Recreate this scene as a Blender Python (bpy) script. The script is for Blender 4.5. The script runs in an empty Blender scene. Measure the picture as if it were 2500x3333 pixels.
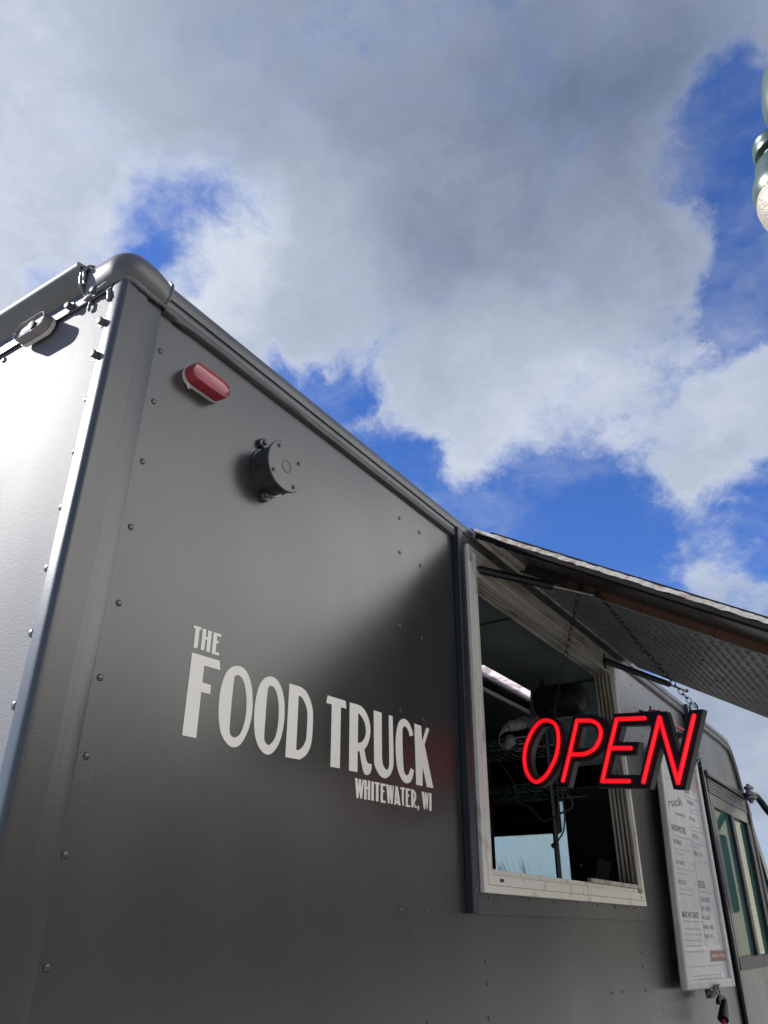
import bpy, bmesh, math, random
from mathutils import Vector, Matrix
random.seed(7)
R = math.radians
SC = bpy.context.scene
COL = SC.collection

# ------------------------------------------------------------------ camera, sky, sun, exposure
# World: X runs along the truck towards its cab, Y points into the truck (its side wall is the plane Y = 0), Z is up.
F_PX, PITCH, ROLL, YAW = 2521.6, R(28.325), R(0.4766), R(33.682)
CAM = Vector((0.0, -0.92, 1.70))
FWD = Vector((math.cos(YAW)*math.cos(PITCH), math.sin(YAW)*math.cos(PITCH), math.sin(PITCH)))
_r = Vector((math.sin(YAW), -math.cos(YAW), 0)); _u = _r.cross(FWD)
RGT = math.cos(ROLL)*_r + math.sin(ROLL)*_u
UPV = -math.sin(ROLL)*_r + math.cos(ROLL)*_u
cd = bpy.data.cameras.new('camera'); cam = bpy.data.objects.new('camera', cd); COL.objects.link(cam)
cam.matrix_world = Matrix(((RGT.x, UPV.x, -FWD.x, CAM.x), (RGT.y, UPV.y, -FWD.y, CAM.y), (RGT.z, UPV.z, -FWD.z, CAM.z), (0, 0, 0, 1)))
cd.sensor_fit = 'HORIZONTAL'; cd.sensor_width = 36; cd.lens = 36*F_PX/2500; cd.clip_start = .02; cd.clip_end = 2000
SC.camera = cam
SC.view_settings.view_transform = 'Standard'; SC.view_settings.look = 'None'
SC.view_settings.exposure = 1.7; SC.view_settings.gamma = 1; SC.view_settings.use_curve_mapping = False
SC.cycles.use_denoising = True
SC.cycles.max_bounces = 10; SC.cycles.transparent_max_bounces = 12

SUN_AZ, SUN_EL = R(113.7), R(32.5)          # azimuth counted from +X towards +Y
SUN_DIR = Vector((math.cos(SUN_AZ)*math.cos(SUN_EL), math.sin(SUN_AZ)*math.cos(SUN_EL), math.sin(SUN_EL)))
sl = bpy.data.lights.new('sun', 'SUN'); sl.energy = 2.9; sl.angle = R(.53); sl.color = (1, .97, .93)
so = bpy.data.objects.new('sun', sl); COL.objects.link(so)
so.rotation_euler = SUN_DIR.to_track_quat('Z', 'Y').to_euler(); so.location = SUN_DIR*30

def ray(u, v):
    return (RGT*(u-1250) + UPV*(1666.5-v) + FWD*F_PX).normalized()
def onY(u, v, y=0.0):
    d = ray(u, v); return CAM + d*((y-CAM.y)/d.y)
def onX(u, v, x):
    d = ray(u, v); return CAM + d*((x-CAM.x)/d.x)
def onZ(u, v, z):
    d = ray(u, v); return CAM + d*((z-CAM.z)/d.z)
def onP(u, v, p, n):
    d = ray(u, v); return CAM + d*((Vector(p)-CAM).dot(n)/d.dot(n))

W = bpy.data.worlds.new('World'); SC.world = W; W.use_nodes = True
def build_world():
    nt = W.node_tree; N = nt.nodes; L = nt.links
    bg = N['Background']; bg.inputs[1].default_value = .1
    sky = N.new('ShaderNodeTexSky'); sky.sky_type = 'NISHITA'; sky.sun_disc = False
    sky.sun_elevation = SUN_EL; sky.sun_rotation = R(90)-SUN_AZ
    sky.dust_density = .6; sky.ozone_density = 2.5; sky.air_density = 1.0
    hs = N.new('ShaderNodeVectorMath'); hs.operation = 'MULTIPLY'; hs.inputs[1].default_value = (.20, .32, .575)   # deep, clear autumn blue
    L.new(sky.outputs[0], hs.inputs[0])
    tc = N.new('ShaderNodeTexCoord')
    nrm = N.new('ShaderNodeVectorMath'); nrm.operation = 'NORMALIZE'; L.new(tc.outputs['Generated'], nrm.inputs[0])
    dirv = nrm.outputs[0]
    def mth(op, a, b=None, c=None, clamp=False):
        n = N.new('ShaderNodeMath'); n.operation = op; n.use_clamp = clamp
        for i, x in enumerate((a, b, c)):
            if x is None: continue
            if isinstance(x, (int, float)): n.inputs[i].default_value = x
            else: L.new(x, n.inputs[i])
        return n.outputs[0]
    def vm(op, a, b=None, scale=None):
        n = N.new('ShaderNodeVectorMath'); n.operation = op
        L.new(a, n.inputs[0])
        if b is not None:
            if isinstance(b, (tuple, list, Vector)): n.inputs[1].default_value = tuple(b)
            else: L.new(b, n.inputs[1])
        if scale is not None: n.inputs['Scale'].default_value = scale
        return n.outputs[1] if op == 'DOT_PRODUCT' else n.outputs[0]
    def noise(vec, sc, det, rough=.55, dist=0.0, col=False):
        n = N.new('ShaderNodeTexNoise'); n.inputs['Scale'].default_value = sc; n.inputs['Detail'].default_value = det
        n.inputs['Roughness'].default_value = rough; n.inputs['Distortion'].default_value = dist
        L.new(vec, n.inputs['Vector']); return n.outputs['Color' if col else 'Fac']
    def warp(vec, sc, amt, det=4):
        c = noise(vec, sc, det, .6, col=True)
        s = vm('SUBTRACT', c, (.5, .5, .5)); s = vm('SCALE', s, scale=amt)
        return vm('ADD', vec, s)
    # clouds lie on a flat layer: foreshortened towards the horizon
    sep = N.new('ShaderNodeSeparateXYZ'); L.new(dirv, sep.inputs[0])
    zz = mth('MAXIMUM', sep.outputs[2], .02)
    inv = mth('DIVIDE', 1.0, mth('ADD', zz, .25))
    pl = N.new('ShaderNodeVectorMath'); pl.operation = 'MULTIPLY'; L.new(dirv, pl.inputs[0])
    cb = N.new('ShaderNodeCombineXYZ'); L.new(inv, cb.inputs[0]); L.new(inv, cb.inputs[1]); cb.inputs[2].default_value = 0.3
    L.new(cb.outputs[0], pl.inputs[1]); p = pl.outputs[0]
    pw = warp(p, 3.0, .22, 5)
    fine = noise(pw, 4.2, 9, .58)
    big = noise(p, 1.3, 3, .5)
    wisp = noise(warp(p, 7.0, .16, 5), 10.0, 7, .62)
    # cloud banks: soft lobes (+) and gaps (-) of the cloud deck by direction
    dw = vm('NORMALIZE', warp(warp(warp(dirv, 4.0, .15, 3), 11.0, .085, 5), 30.0, .03, 4))
    fil = noise(warp(warp(p, 5.0, .30, 4), 16.0, .10, 4), 20.0, 6, .66)
    acc = mth('MULTIPLY_ADD', big, 1.3, -.22)
    for (u, v, rad, wt) in LOBES:
        c = ray(u, v); dt = vm('DOT_PRODUCT', dw, c)
        mr = N.new('ShaderNodeMapRange'); mr.interpolation_type = 'SMOOTHSTEP'
        mr.inputs[1].default_value = math.cos(R(rad)); mr.inputs[2].default_value = math.cos(R(rad*.15))
        mr.inputs[3].default_value = 0; mr.inputs[4].default_value = wt
        L.new(dt, mr.inputs[0]); acc = mth('ADD', acc, mr.outputs[0])
    ad = vm('DOT_PRODUCT', dirv, SUN_DIR)
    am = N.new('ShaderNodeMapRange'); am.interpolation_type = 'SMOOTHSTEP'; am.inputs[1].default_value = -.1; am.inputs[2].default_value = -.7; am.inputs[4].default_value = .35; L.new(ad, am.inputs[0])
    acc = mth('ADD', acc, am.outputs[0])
    acc = mth('MINIMUM', acc, 1.35)
    dens = mth('ADD', acc, mth('MULTIPLY', mth('SUBTRACT', fine, .5), 2.1))
    dens = mth('ADD', dens, mth('MULTIPLY', mth('SUBTRACT', wisp, .5), 1.5))
    dens = mth('ADD', dens, mth('MULTIPLY', mth('SUBTRACT', fil, .5), .8))
    cov = N.new('ShaderNodeMapRange'); cov.interpolation_type = 'SMOOTHSTEP'
    cov.inputs[1].default_value = -.42; cov.inputs[2].default_value = 1.22; L.new(dens, cov.inputs[0])
    hz = N.new('ShaderNodeMapRange'); hz.interpolation_type = 'SMOOTHSTEP'; hz.inputs[1].default_value = -.02; hz.inputs[2].default_value = .06
    L.new(sep.outputs[2], hz.inputs[0])
    veil = N.new('ShaderNodeMapRange'); veil.interpolation_type = 'SMOOTHSTEP'; veil.inputs[1].default_value = .40; veil.inputs[2].default_value = .80; veil.inputs[4].default_value = .55   # thin torn cirrus in the gaps
    L.new(noise(warp(p, 2.2, .5, 5), 3.4, 8, .62), veil.inputs[0])
    cover = mth('MULTIPLY', mth('MULTIPLY', mth('MAXIMUM', cov.outputs[0], veil.outputs[0]), .97), hz.outputs[0])
    # brightness: thick bellies grey, thin edges and the sun's side white
    sd = vm('DOT_PRODUCT', dirv, SUN_DIR)
    sg = N.new('ShaderNodeMapRange'); sg.interpolation_type = 'SMOOTHSTEP'; sg.inputs[1].default_value = .55; sg.inputs[2].default_value = 1.0; L.new(sd, sg.inputs[0])
    ag = N.new('ShaderNodeMapRange'); ag.interpolation_type = 'SMOOTHSTEP'; ag.inputs[1].default_value = -.05; ag.inputs[2].default_value = -.75; L.new(sd, ag.inputs[0])   # front-lit clouds opposite the sun, unseen, brightened further to light the shaded wall
    br = mth('ADD', mth('MULTIPLY_ADD', noise(pw, 2.3, 6, .55), .65, .02), mth('MULTIPLY', sg.outputs[0], .20))
    br = mth('ADD', br, mth('MULTIPLY', mth('SUBTRACT', wisp, .5), .26)); br = mth('ADD', br, mth('MULTIPLY', mth('SUBTRACT', fil, .5), .16))
    thin = N.new('ShaderNodeMapRange'); thin.interpolation_type = 'SMOOTHSTEP'; thin.inputs[1].default_value = 1.35; thin.inputs[2].default_value = .45; thin.inputs[4].default_value = .19   # thin margins let more light through
    L.new(dens, thin.inputs[0]); br = mth('ADD', br, thin.outputs[0])
    for (u, v, rad, wt) in SHADES:
        c = ray(u, v); dt = vm('DOT_PRODUCT', dw, c)
        mr = N.new('ShaderNodeMapRange'); mr.interpolation_type = 'SMOOTHSTEP'
        mr.inputs[1].default_value = math.cos(R(rad)); mr.inputs[2].default_value = math.cos(R(rad*.1))
        mr.inputs[3].default_value = 0; mr.inputs[4].default_value = wt
        L.new(dt, mr.inputs[0]); br = mth('ADD', br, mr.outputs[0])
    br = mth('SMOOTH_MIN', br, .74, .16)
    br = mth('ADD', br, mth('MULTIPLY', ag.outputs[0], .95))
    cr = N.new('ShaderNodeValToRGB'); L.new(br, cr.inputs[0])
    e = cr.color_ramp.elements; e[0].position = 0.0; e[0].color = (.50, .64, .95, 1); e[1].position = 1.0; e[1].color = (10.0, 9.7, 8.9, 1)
    m_ = cr.color_ramp.elements.new(.58); m_.color = (1.50, 1.70, 2.02, 1)
    k_ = cr.color_ramp.elements.new(.80); k_.color = (2.40, 2.56, 2.80, 1)
    mx = N.new('ShaderNodeMix'); mx.data_type = 'RGBA'; L.new(cover, mx.inputs[0]); L.new(hs.outputs[0], mx.inputs[6]); L.new(cr.outputs[0], mx.inputs[7])
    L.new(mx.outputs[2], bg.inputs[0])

LOBES = [  # pixel of the photograph the direction was read from, radius in degrees, weight
    (900, 250, 24, .5), (250, 250, 18, .3), (1700, 500, 16, .45), (1250, 900, 13, .4), (1650, 1200, 11, .45), (2300, 1330, 9, .6), (1560, 1570, 4.5, .5),
    (60, 850, 7, .25), (850, 1010, 6, .4), (1050, 1130, 4, .35), (2120, 680, 7, .4), (2400, 60, 10, .55), (2300, 1830, 4.5, .55), (2420, 2450, 9, .8), (130, 620, 9, .3),
    (640, 690, 5.5, -.62), (800, 730, 4.5, -.55), (460, 770, 4.5, -.55), (230, 860, 4, -.6), (560, 950, 3.5, -.7), (180, 880, 3, -.4),
    (1090, 1215, 3.6, -.9), (980, 1330, 5, -.9), (1250, 1580, 6, -1.25), (1750, 1740, 7, -1.35), (2050, 1740, 6, -1.1), (2450, 1720, 5, -1.0), (1500, 1780, 5, -1.0),
    (2340, 430, 6.0, -1.25), (2520, 650, 6.5, -1.3), (2400, 930, 5.0, -.9), (2200, 1110, 4.0, -.55), (2520, 1000, 4, -.55)]
SHADES = [(1400, 450, 22, -.16), (2350, 150, 18, -.20), (150, 720, 17, .18), (900, 1000, 13, .30), (1650, 1350, 12, .27), (300, 100, 14, -.04), (2350, 1380, 9, .22), (2300, 1830, 5, .08), (2400, 2450, 9, .06)]

# ------------------------------------------------------------------ helpers
def new_mat(name):
    m = bpy.data.materials.new(name); m.use_nodes = True
    return m, m.node_tree, m.node_tree.nodes['Principled BSDF']
def pbr(name, col, rough=.5, metal=0.0, nscale=0, namt=.0, bump=0.0, bscale=200, spec=.5, col2=None, coat=0.0, emis=None, estr=0, detail=5, lo=.35, hi=.65, stretch=None):
    m, nt, b = new_mat(name); N, L = nt.nodes, nt.links
    b.inputs['Base Color'].default_value = (*col, 1); b.inputs['Roughness'].default_value = rough; b.inputs['Metallic'].default_value = metal
    b.inputs['Specular IOR Level'].default_value = spec; b.inputs['Coat Weight'].default_value = coat; b.inputs['Coat Roughness'].default_value = .08
    tc = N.new('ShaderNodeTexCoord'); vec = tc.outputs['Object']
    if stretch:
        mp = N.new('ShaderNodeMapping'); mp.inputs['Scale'].default_value = stretch; L.new(vec, mp.inputs[0]); vec = mp.outputs[0]
    if nscale:
        n = N.new('ShaderNodeTexNoise'); n.inputs['Scale'].default_value = nscale; n.inputs['Detail'].default_value = detail; L.new(vec, n.inputs['Vector'])
        cr = N.new('ShaderNodeValToRGB'); L.new(n.outputs['Fac'], cr.inputs[0])
        c2 = col2 if col2 else tuple(c*(1-namt) for c in col)
        cr.color_ramp.elements[0].position = lo; cr.color_ramp.elements[0].color = (*c2, 1)
        cr.color_ramp.elements[1].position = hi; cr.color_ramp.elements[1].color = (*col, 1)
        L.new(cr.outputs[0], b.inputs['Base Color'])
        mr = N.new('ShaderNodeMapRange'); mr.inputs[3].default_value = min(1, rough*1.2); mr.inputs[4].default_value = rough*.9
        L.new(n.outputs['Fac'], mr.inputs[0]); L.new(mr.outputs[0], b.inputs['Roughness'])
    if bump:
        n2 = N.new('ShaderNodeTexNoise'); n2.inputs['Scale'].default_value = bscale; n2.inputs['Detail'].default_value = 3; L.new(vec, n2.inputs['Vector'])
        bp = N.new('ShaderNodeBump'); bp.inputs['Strength'].default_value = 1.0; bp.inputs['Distance'].default_value = bump
        L.new(n2.outputs['Fac'], bp.inputs['Height']); L.new(bp.outputs[0], b.inputs['Normal'])
    if emis:
        b.inputs['Emission Color'].default_value = (*emis, 1); b.inputs['Emission Strength'].default_value = estr
    return m

class MB:
    def __init__(s): s.v = []; s.f = []
    def add(s, vs, fs):
        o = len(s.v); s.v += [tuple(v) for v in vs]; s.f += [tuple(i+o for i in f) for f in fs]; return s
    def box(s, lo, hi, M=None):
        x0, y0, z0 = lo; x1, y1, z1 = hi
        vs = [Vector(p) for p in ((x0,y0,z0),(x1,y0,z0),(x1,y1,z0),(x0,y1,z0),(x0,y0,z1),(x1,y0,z1),(x1,y1,z1),(x0,y1,z1))]
        if M: vs = [M(v) if callable(M) else M @ v for v in vs]
        return s.add(vs, [(0,3,2,1),(4,5,6,7),(0,1,5,4),(1,2,6,5),(2,3,7,6),(3,0,4,7)])
    def prism(s, poly, vec):
        n = len(poly); a = [Vector(p) for p in poly]; b = [p+Vector(vec) for p in a]
        return s.add(a+b, [tuple(range(n)), tuple(range(2*n-1, n-1, -1))] + [(i, i+n, (i+1) % n+n, (i+1) % n) for i in range(n)])
    def tube(s, pts, r, n=8, closed=False, caps=True):
        pts = [Vector(p) for p in pts]; m = len(pts); rs = r if isinstance(r, (list, tuple)) else [r]*m
        T = []
        for i in range(m):
            a = pts[(i-1) % m] if (closed or i > 0) else pts[i]; b = pts[(i+1) % m] if (closed or i < m-1) else pts[i]
            T.append((b-a).normalized())
        up = Vector((0, 0, 1)) if abs(T[0].z) < .9 else Vector((1, 0, 0))
        nn = (up - T[0]*up.dot(T[0])).normalized(); vs = []
        for i in range(m):
            nn = (nn - T[i]*nn.dot(T[i])).normalized(); bb = T[i].cross(nn)
            for k in range(n):
                a = 2*math.pi*k/n; vs.append(pts[i] + (nn*math.cos(a)+bb*math.sin(a))*rs[i])
        fs = []
        for i in range(m if closed else m-1):
            j = (i+1) % m
            for k in range(n): fs.append((i*n+k, i*n+(k+1) % n, j*n+(k+1) % n, j*n+k))
        if caps and not closed: fs += [tuple(range(n-1, -1, -1)), tuple(range((m-1)*n, m*n))]
        return s.add(vs, fs)
    def sweep(s, prof, frames, closed=False):
        """prof: 2D points (a, b); frames: list of (origin, axisA, axisB)"""
        n = len(prof); vs = [o+A*a+B*b for (o, A, B) in frames for (a, b) in prof]; fs = []
        kk = n if closed else n-1
        for i in range(len(frames)-1):
            for k in range(kk): fs.append((i*n+k, i*n+(k+1) % n, (i+1)*n+(k+1) % n, (i+1)*n+k))
        if closed: fs += [tuple(range(n-1, -1, -1)), tuple(range((len(frames)-1)*n, len(frames)*n))]
        return s.add(vs, fs)
    def lathe(s, prof, o, ax, n=24):
        o = Vector(o); ax = Vector(ax).normalized(); a = ax.orthogonal().normalized(); b = ax.cross(a); vs = []; m = len(prof)
        for (r, h) in prof:
            for k in range(n):
                t = 2*math.pi*k/n; vs.append(o+ax*h+(a*math.cos(t)+b*math.sin(t))*r)
        fs = [(i*n+k, i*n+(k+1) % n, (i+1)*n+(k+1) % n, (i+1)*n+k) for i in range(m-1) for k in range(n)]
        fs += [tuple(range(n-1, -1, -1)), tuple(range((m-1)*n, m*n))]
        return s.add(vs, fs)
    def mesh(s, name, mat, sharp=35):
        me = bpy.data.meshes.new(name); me.from_pydata(s.v, [], s.f)
        bm = bmesh.new(); bm.from_mesh(me); bmesh.ops.recalc_face_normals(bm, faces=bm.faces); bm.to_mesh(me); bm.free()
        me.polygons.foreach_set('use_smooth', [True]*len(me.polygons)); me.set_sharp_from_angle(angle=R(sharp))
        if mat: me.materials.append(mat)
        return me
    def obj(s, name, mat, parent=None, bevel=0, sharp=35, label=None, origin=None, recenter=True):
        me = s.mesh(name, mat, sharp)
        o = bpy.data.objects.new(name, me); COL.objects.link(o)
        if origin is not None:
            me.transform(Matrix.Translation(-Vector(origin))); o.location = origin
        if parent is not None:
            o.parent = parent; o.matrix_parent_inverse = world_of(parent).inverted()
        if bevel:
            b = o.modifiers.new('bevel', 'BEVEL'); b.width = bevel; b.segments = 2; b.limit_method = 'ANGLE'; b.angle_limit = R(40); b.harden_normals = False
        if label: o['label'] = label
        return o
def world_of(o):
    m = o.matrix_basis.copy()
    if o.parent: m = world_of(o.parent) @ o.matrix_parent_inverse @ m
    return m
def place(name, me, loc, parent, rot=None, scale=None):
    o = bpy.data.objects.new(name, me); COL.objects.link(o); o.location = loc
    if rot is not None: o.rotation_euler = rot
    if scale is not None: o.scale = scale
    if parent is not None: o.parent = parent; o.matrix_parent_inverse = world_of(parent).inverted()
    return o
def empty(name, loc, parent=None):
    o = bpy.data.objects.new(name, None); COL.objects.link(o); o.location = loc; o.empty_display_size = .1
    if parent is not None: o.parent = parent; o.matrix_parent_inverse = world_of(parent).inverted()
    return o
def tag(o, label=None, cat=None, group=None, kind=None):
    for k, v in (('label', label), ('category', cat), ('group', group), ('kind', kind)):
        if v: o[k] = v
    return o
def crv(run, closed, sub=5):
    n = len(run); out = []
    P = [Vector((p[0], p[1])) for p in run]
    segs = n if closed else n-1
    for i in range(segs):
        p0 = P[(i-1) % n] if (closed or i > 0) else P[i]; p1 = P[i]; p2 = P[(i+1) % n]
        p3 = P[(i+2) % n] if (closed or i+2 < n) else P[(i+1) % n]
        for k in range(sub):
            t = k/sub
            out.append(.5*((2*p1)+(p2-p0)*t+(2*p0-5*p1+4*p2-p3)*t*t+(3*p1-p0-3*p2+p3)*t*t*t))
    if not closed: out.append(P[-1])
    return out
def loop2d(pts, smooth=True, sub=5):
    """closed outline; points with a third element are corners, the runs between corners are smooth"""
    if not smooth: return [Vector((p[0], p[1])) for p in pts]
    cs = [i for i, p in enumerate(pts) if len(p) > 2]
    if not cs: return crv(pts, True, sub)
    out = []
    for a, c in enumerate(cs):
        d = cs[(a+1) % len(cs)]; run = []
        i = c
        while True:
            run.append(pts[i])
            if i == d and len(run) > 1: break
            i = (i+1) % len(pts)
        out += crv(run, False, sub)[:-1]
    return out
def fill_mesh(loops, thick, fn, name, mat, flip=False):
    """loops in a plane (2D), filled with holes and given thickness; fn(a, b, c) puts a point into the world"""
    cu = bpy.data.curves.new('outline', 'CURVE'); cu.dimensions = '2D'; cu.fill_mode = 'BOTH'; cu.extrude = thick/2
    for lp in loops:
        sp = cu.splines.new('POLY'); sp.points.add(len(lp)-1)
        for i, q in enumerate(lp): sp.points[i].co = (q[0], q[1], 0, 1)
        sp.use_cyclic_u = True
    ob = bpy.data.objects.new('outline', cu); me = ob.to_mesh()
    vs = [fn(v.co.x, v.co.y, v.co.z) for v in me.vertices]; fs = [tuple(p.vertices) for p in me.polygons]
    ob.to_mesh_clear(); bpy.data.objects.remove(ob); bpy.data.curves.remove(cu)
    mb = MB(); mb.v = [tuple(v) for v in vs]; mb.f = fs
    return mb
def weld(mb, d=1e-5):
    me = bpy.data.meshes.new('t'); me.from_pydata(mb.v, [], mb.f); bm = bmesh.new(); bm.from_mesh(me)
    bmesh.ops.remove_doubles(bm, verts=bm.verts, dist=d); bm.to_mesh(me); bm.free()
    mb.v = [tuple(v.co) for v in me.vertices]; mb.f = [tuple(p.vertices) for p in me.polygons]; bpy.data.meshes.remove(me); return mb
def text_mb(body, fn, align='LEFT', bold=0.0, thick=0):
    cu = bpy.data.curves.new('text', 'FONT'); cu.body = body; cu.align_x = align; cu.offset = bold; cu.extrude = thick; cu.resolution_u = 3
    ob = bpy.data.objects.new('text', cu); me = ob.to_mesh()
    mb = MB(); mb.v = [tuple(fn(v.co.x, v.co.y)) for v in me.vertices]; mb.f = [tuple(p.vertices) for p in me.polygons]
    ob.to_mesh_clear(); bpy.data.objects.remove(ob); bpy.data.curves.remove(cu)
    return mb
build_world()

# ------------------------------------------------------------------ materials
def truck_paint(name='grey_truck_paint', r0=.25, r1=.32, bump=.00015, spec=1.0, lift=1.0, cool=1.0):
    m, nt, b = new_mat(name); N, L = nt.nodes, nt.links
    tc = N.new('ShaderNodeTexCoord')
    n = N.new('ShaderNodeTexNoise'); n.inputs['Scale'].default_value = 2.2; n.inputs['Detail'].default_value = 6; L.new(tc.outputs['Object'], n.inputs['Vector'])
    cr = N.new('ShaderNodeValToRGB'); L.new(n.outputs['Fac'], cr.inputs[0])
    cr.color_ramp.elements[0].position = .3; cr.color_ramp.elements[0].color = (.0245*lift, .0252*lift, .0232*lift*cool, 1)
    cr.color_ramp.elements[1].position = .7; cr.color_ramp.elements[1].color = (.0295*lift, .0302*lift, .0272*lift*cool, 1)
    mu = N.new('ShaderNodeTexNoise'); mu.inputs['Scale'].default_value = 5; mu.inputs['Detail'].default_value = 5; mu.inputs['Roughness'].default_value = .5
    mp = N.new('ShaderNodeMapping'); mp.inputs['Scale'].default_value = (1, 1, .35); L.new(tc.outputs['Object'], mp.inputs[0]); L.new(mp.outputs[0], mu.inputs['Vector'])
    dr = N.new('ShaderNodeMapRange'); dr.inputs[1].default_value = .56; dr.inputs[2].default_value = .85; dr.inputs[4].default_value = .12; L.new(mu.outputs['Fac'], dr.inputs[0])
    mx = N.new('ShaderNodeMix'); mx.data_type = 'RGBA'; L.new(dr.outputs[0], mx.inputs[0]); L.new(cr.outputs[0], mx.inputs[6]); mx.inputs[7].default_value = (.062, .060, .055, 1)
    L.new(mx.outputs[2], b.inputs['Base Color'])
    rr = N.new('ShaderNodeMapRange'); rr.inputs[1].default_value = .3; rr.inputs[2].default_value = .75; rr.inputs[3].default_value = r0; rr.inputs[4].default_value = r1
    L.new(mu.outputs['Fac'], rr.inputs[0]); L.new(rr.outputs[0], b.inputs['Roughness'])
    b.inputs['Specular IOR Level'].default_value = spec
    o = N.new('ShaderNodeTexNoise'); o.inputs['Scale'].default_value = 400; o.inputs['Detail'].default_value = 2.5; L.new(tc.outputs['Object'], o.inputs['Vector'])
    o2 = N.new('ShaderNodeTexNoise'); o2.inputs['Scale'].default_value = 1.6; o2.inputs['Detail'].default_value = 1; L.new(tc.outputs['Object'], o2.inputs['Vector'])
    b1 = N.new('ShaderNodeBump'); b1.inputs['Strength'].default_value = 1; b1.inputs['Distance'].default_value = bump; L.new(o.outputs['Fac'], b1.inputs['Height'])
    b2 = N.new('ShaderNodeBump'); b2.inputs['Strength'].default_value = 1; b2.inputs['Distance'].default_value = .013; L.new(o2.outputs['Fac'], b2.inputs['Height'])
    L.new(b2.outputs[0], b1.inputs['Normal']); L.new(b1.outputs[0], b.inputs['Normal'])
    return m
M = {}
M['paint'] = truck_paint()
M['rear_paint_sunlit'] = truck_paint('pebbled_sunlit_rear_paint', .59, .65, .0005, .16, 4.2, 1.22)  # same truck paint, colour lightened and blued to stand for sun and sky glare
M['rail'] = pbr('weathered_grey_rail', (.10, .103, .10), .34, 0, 9, .3, .00015, 90, spec=.6)
M['caulk'] = pbr('grey_sealant', (.14, .145, .145), .3, 0, 20, .3, .0015, 60)
M['bolt'] = pbr('painted_bolt', (.085, .088, .088), .3, .2, spec=.7)
M['dark_trim'] = pbr('dark_painted_channel', (.022, .025, .028), .38, 0, 12, .35, .0002, 300)
M['letter'] = pbr('cream_vinyl', (.92, .87, .75), .5, 0, 14, .04)
M['frame'] = pbr('aged_cream_aluminium', (.76, .71, .60), .45, .0, 30, .5, .0003, 120, col2=(.42, .37, .29), lo=.26, hi=.42, stretch=(1, 1, .5))
M['frame_pale'] = pbr('pale_plastic_rail', (.60, .585, .52), .4, 0, 8, .12)
M['frame_dirty'] = pbr('grimy_window_track', (.52, .48, .40), .5, 0, 24, .5, .0004, 100, col2=(.24, .20, .15), lo=.35, hi=.62, stretch=(1, 1, .15))
M['frame_top'] = pbr('grimy_top_track', (.46, .42, .34), .5, 0, 24, .5, .0004, 100, col2=(.20, .165, .12), lo=.32, hi=.6, stretch=(.2, 1, 1))
M['black'] = pbr('black_plastic', (.008, .008, .010), .45, 0, spec=.4)
M['sign_black'] = pbr('black_acrylic', (.005, .006, .009), .38, 0, spec=.35)
M['sign_side'] = pbr('grey_sign_edge', (.055, .058, .056), .5)
M['steel'] = pbr('dull_steel', (.35, .35, .34), .35, .9, 40, .4)
M['chain'] = pbr('blackened_chain', (.014, .014, .015), .45, .5)
M['red_lens'] = None
M['white'] = pbr('white_plastic', (.62, .61, .57), .45, 0, 20, .15)
M['wood'] = pbr('worn_brown_wood', (.16, .065, .035), .6, 0, 7, .5, .0008, 60, col2=(.07, .03, .018), stretch=(1, .12, 1))
M['rubber'] = pbr('black_rubber', (.010, .010, .011), .85, 0, 15, .3, .0004, 120, spec=.15)
M['tread'] = pbr('dark_tread_plate', (.32, .322, .312), .36, .4, 10, .35, .0002, 60, spec=.6)
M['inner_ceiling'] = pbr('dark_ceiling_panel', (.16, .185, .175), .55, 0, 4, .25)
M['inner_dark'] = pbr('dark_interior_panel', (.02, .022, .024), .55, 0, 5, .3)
M['asphalt'] = pbr('worn_pale_paving', (.43, .42, .39), .85, 0, 60, .35, .004, 220)
M['concrete'] = pbr('pale_concrete', (.33, .32, .29), .85, 0, 6, .2, .002, 100)
M['cream_siding'] = pbr('cream_siding_paint', (.62, .55, .40), .6, 0, 5, .12)
M['roof_shingle'] = pbr('dark_shingle', (.06, .055, .05), .9, 0, 30, .3)
M['brick'] = pbr('dark_brick', (.085, .078, .07), .85, 0, 30, .4, .004, 60)
M['lamp_green'] = pbr('green_lamp_paint', (.028, .058, .050), .3, .1, 25, .25, .0003, 150, spec=.6, coat=.3)
M['board_grey'] = pbr('grey_board', (.23, .23, .21), .6, 0, 6, .15)
M['poster_ink'] = pbr('grey_ink', (.13, .13, .14), .7)
M['poster_ink_pale'] = pbr('pale_ink', (.44, .44, .46), .7)
M['poster_red'] = pbr('faded_red_ink', (.38, .20, .17), .7, 0, 60, .3)
M['poster_pink'] = pbr('faded_pink_ink', (.55, .42, .36), .7, 0, 12, .3)
M['cord_red'] = pbr('red_bungee_cord', (.45, .02, .03), .6)
M['towel'] = pbr('white_towel', (.42, .41, .39), .95, 0, 40, .3, .006, 160)
M['wire'] = pbr('shelf_wire', (.10, .105, .10), .3, .8)
M['wire_green'] = pbr('green_shelf_wire', (.03, .06, .05), .35, .5)
M['cable'] = pbr('grey_cable', (.055, .055, .058), .5)
M['paper'] = pbr('note_paper', (.22, .22, .21), .8)
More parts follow.
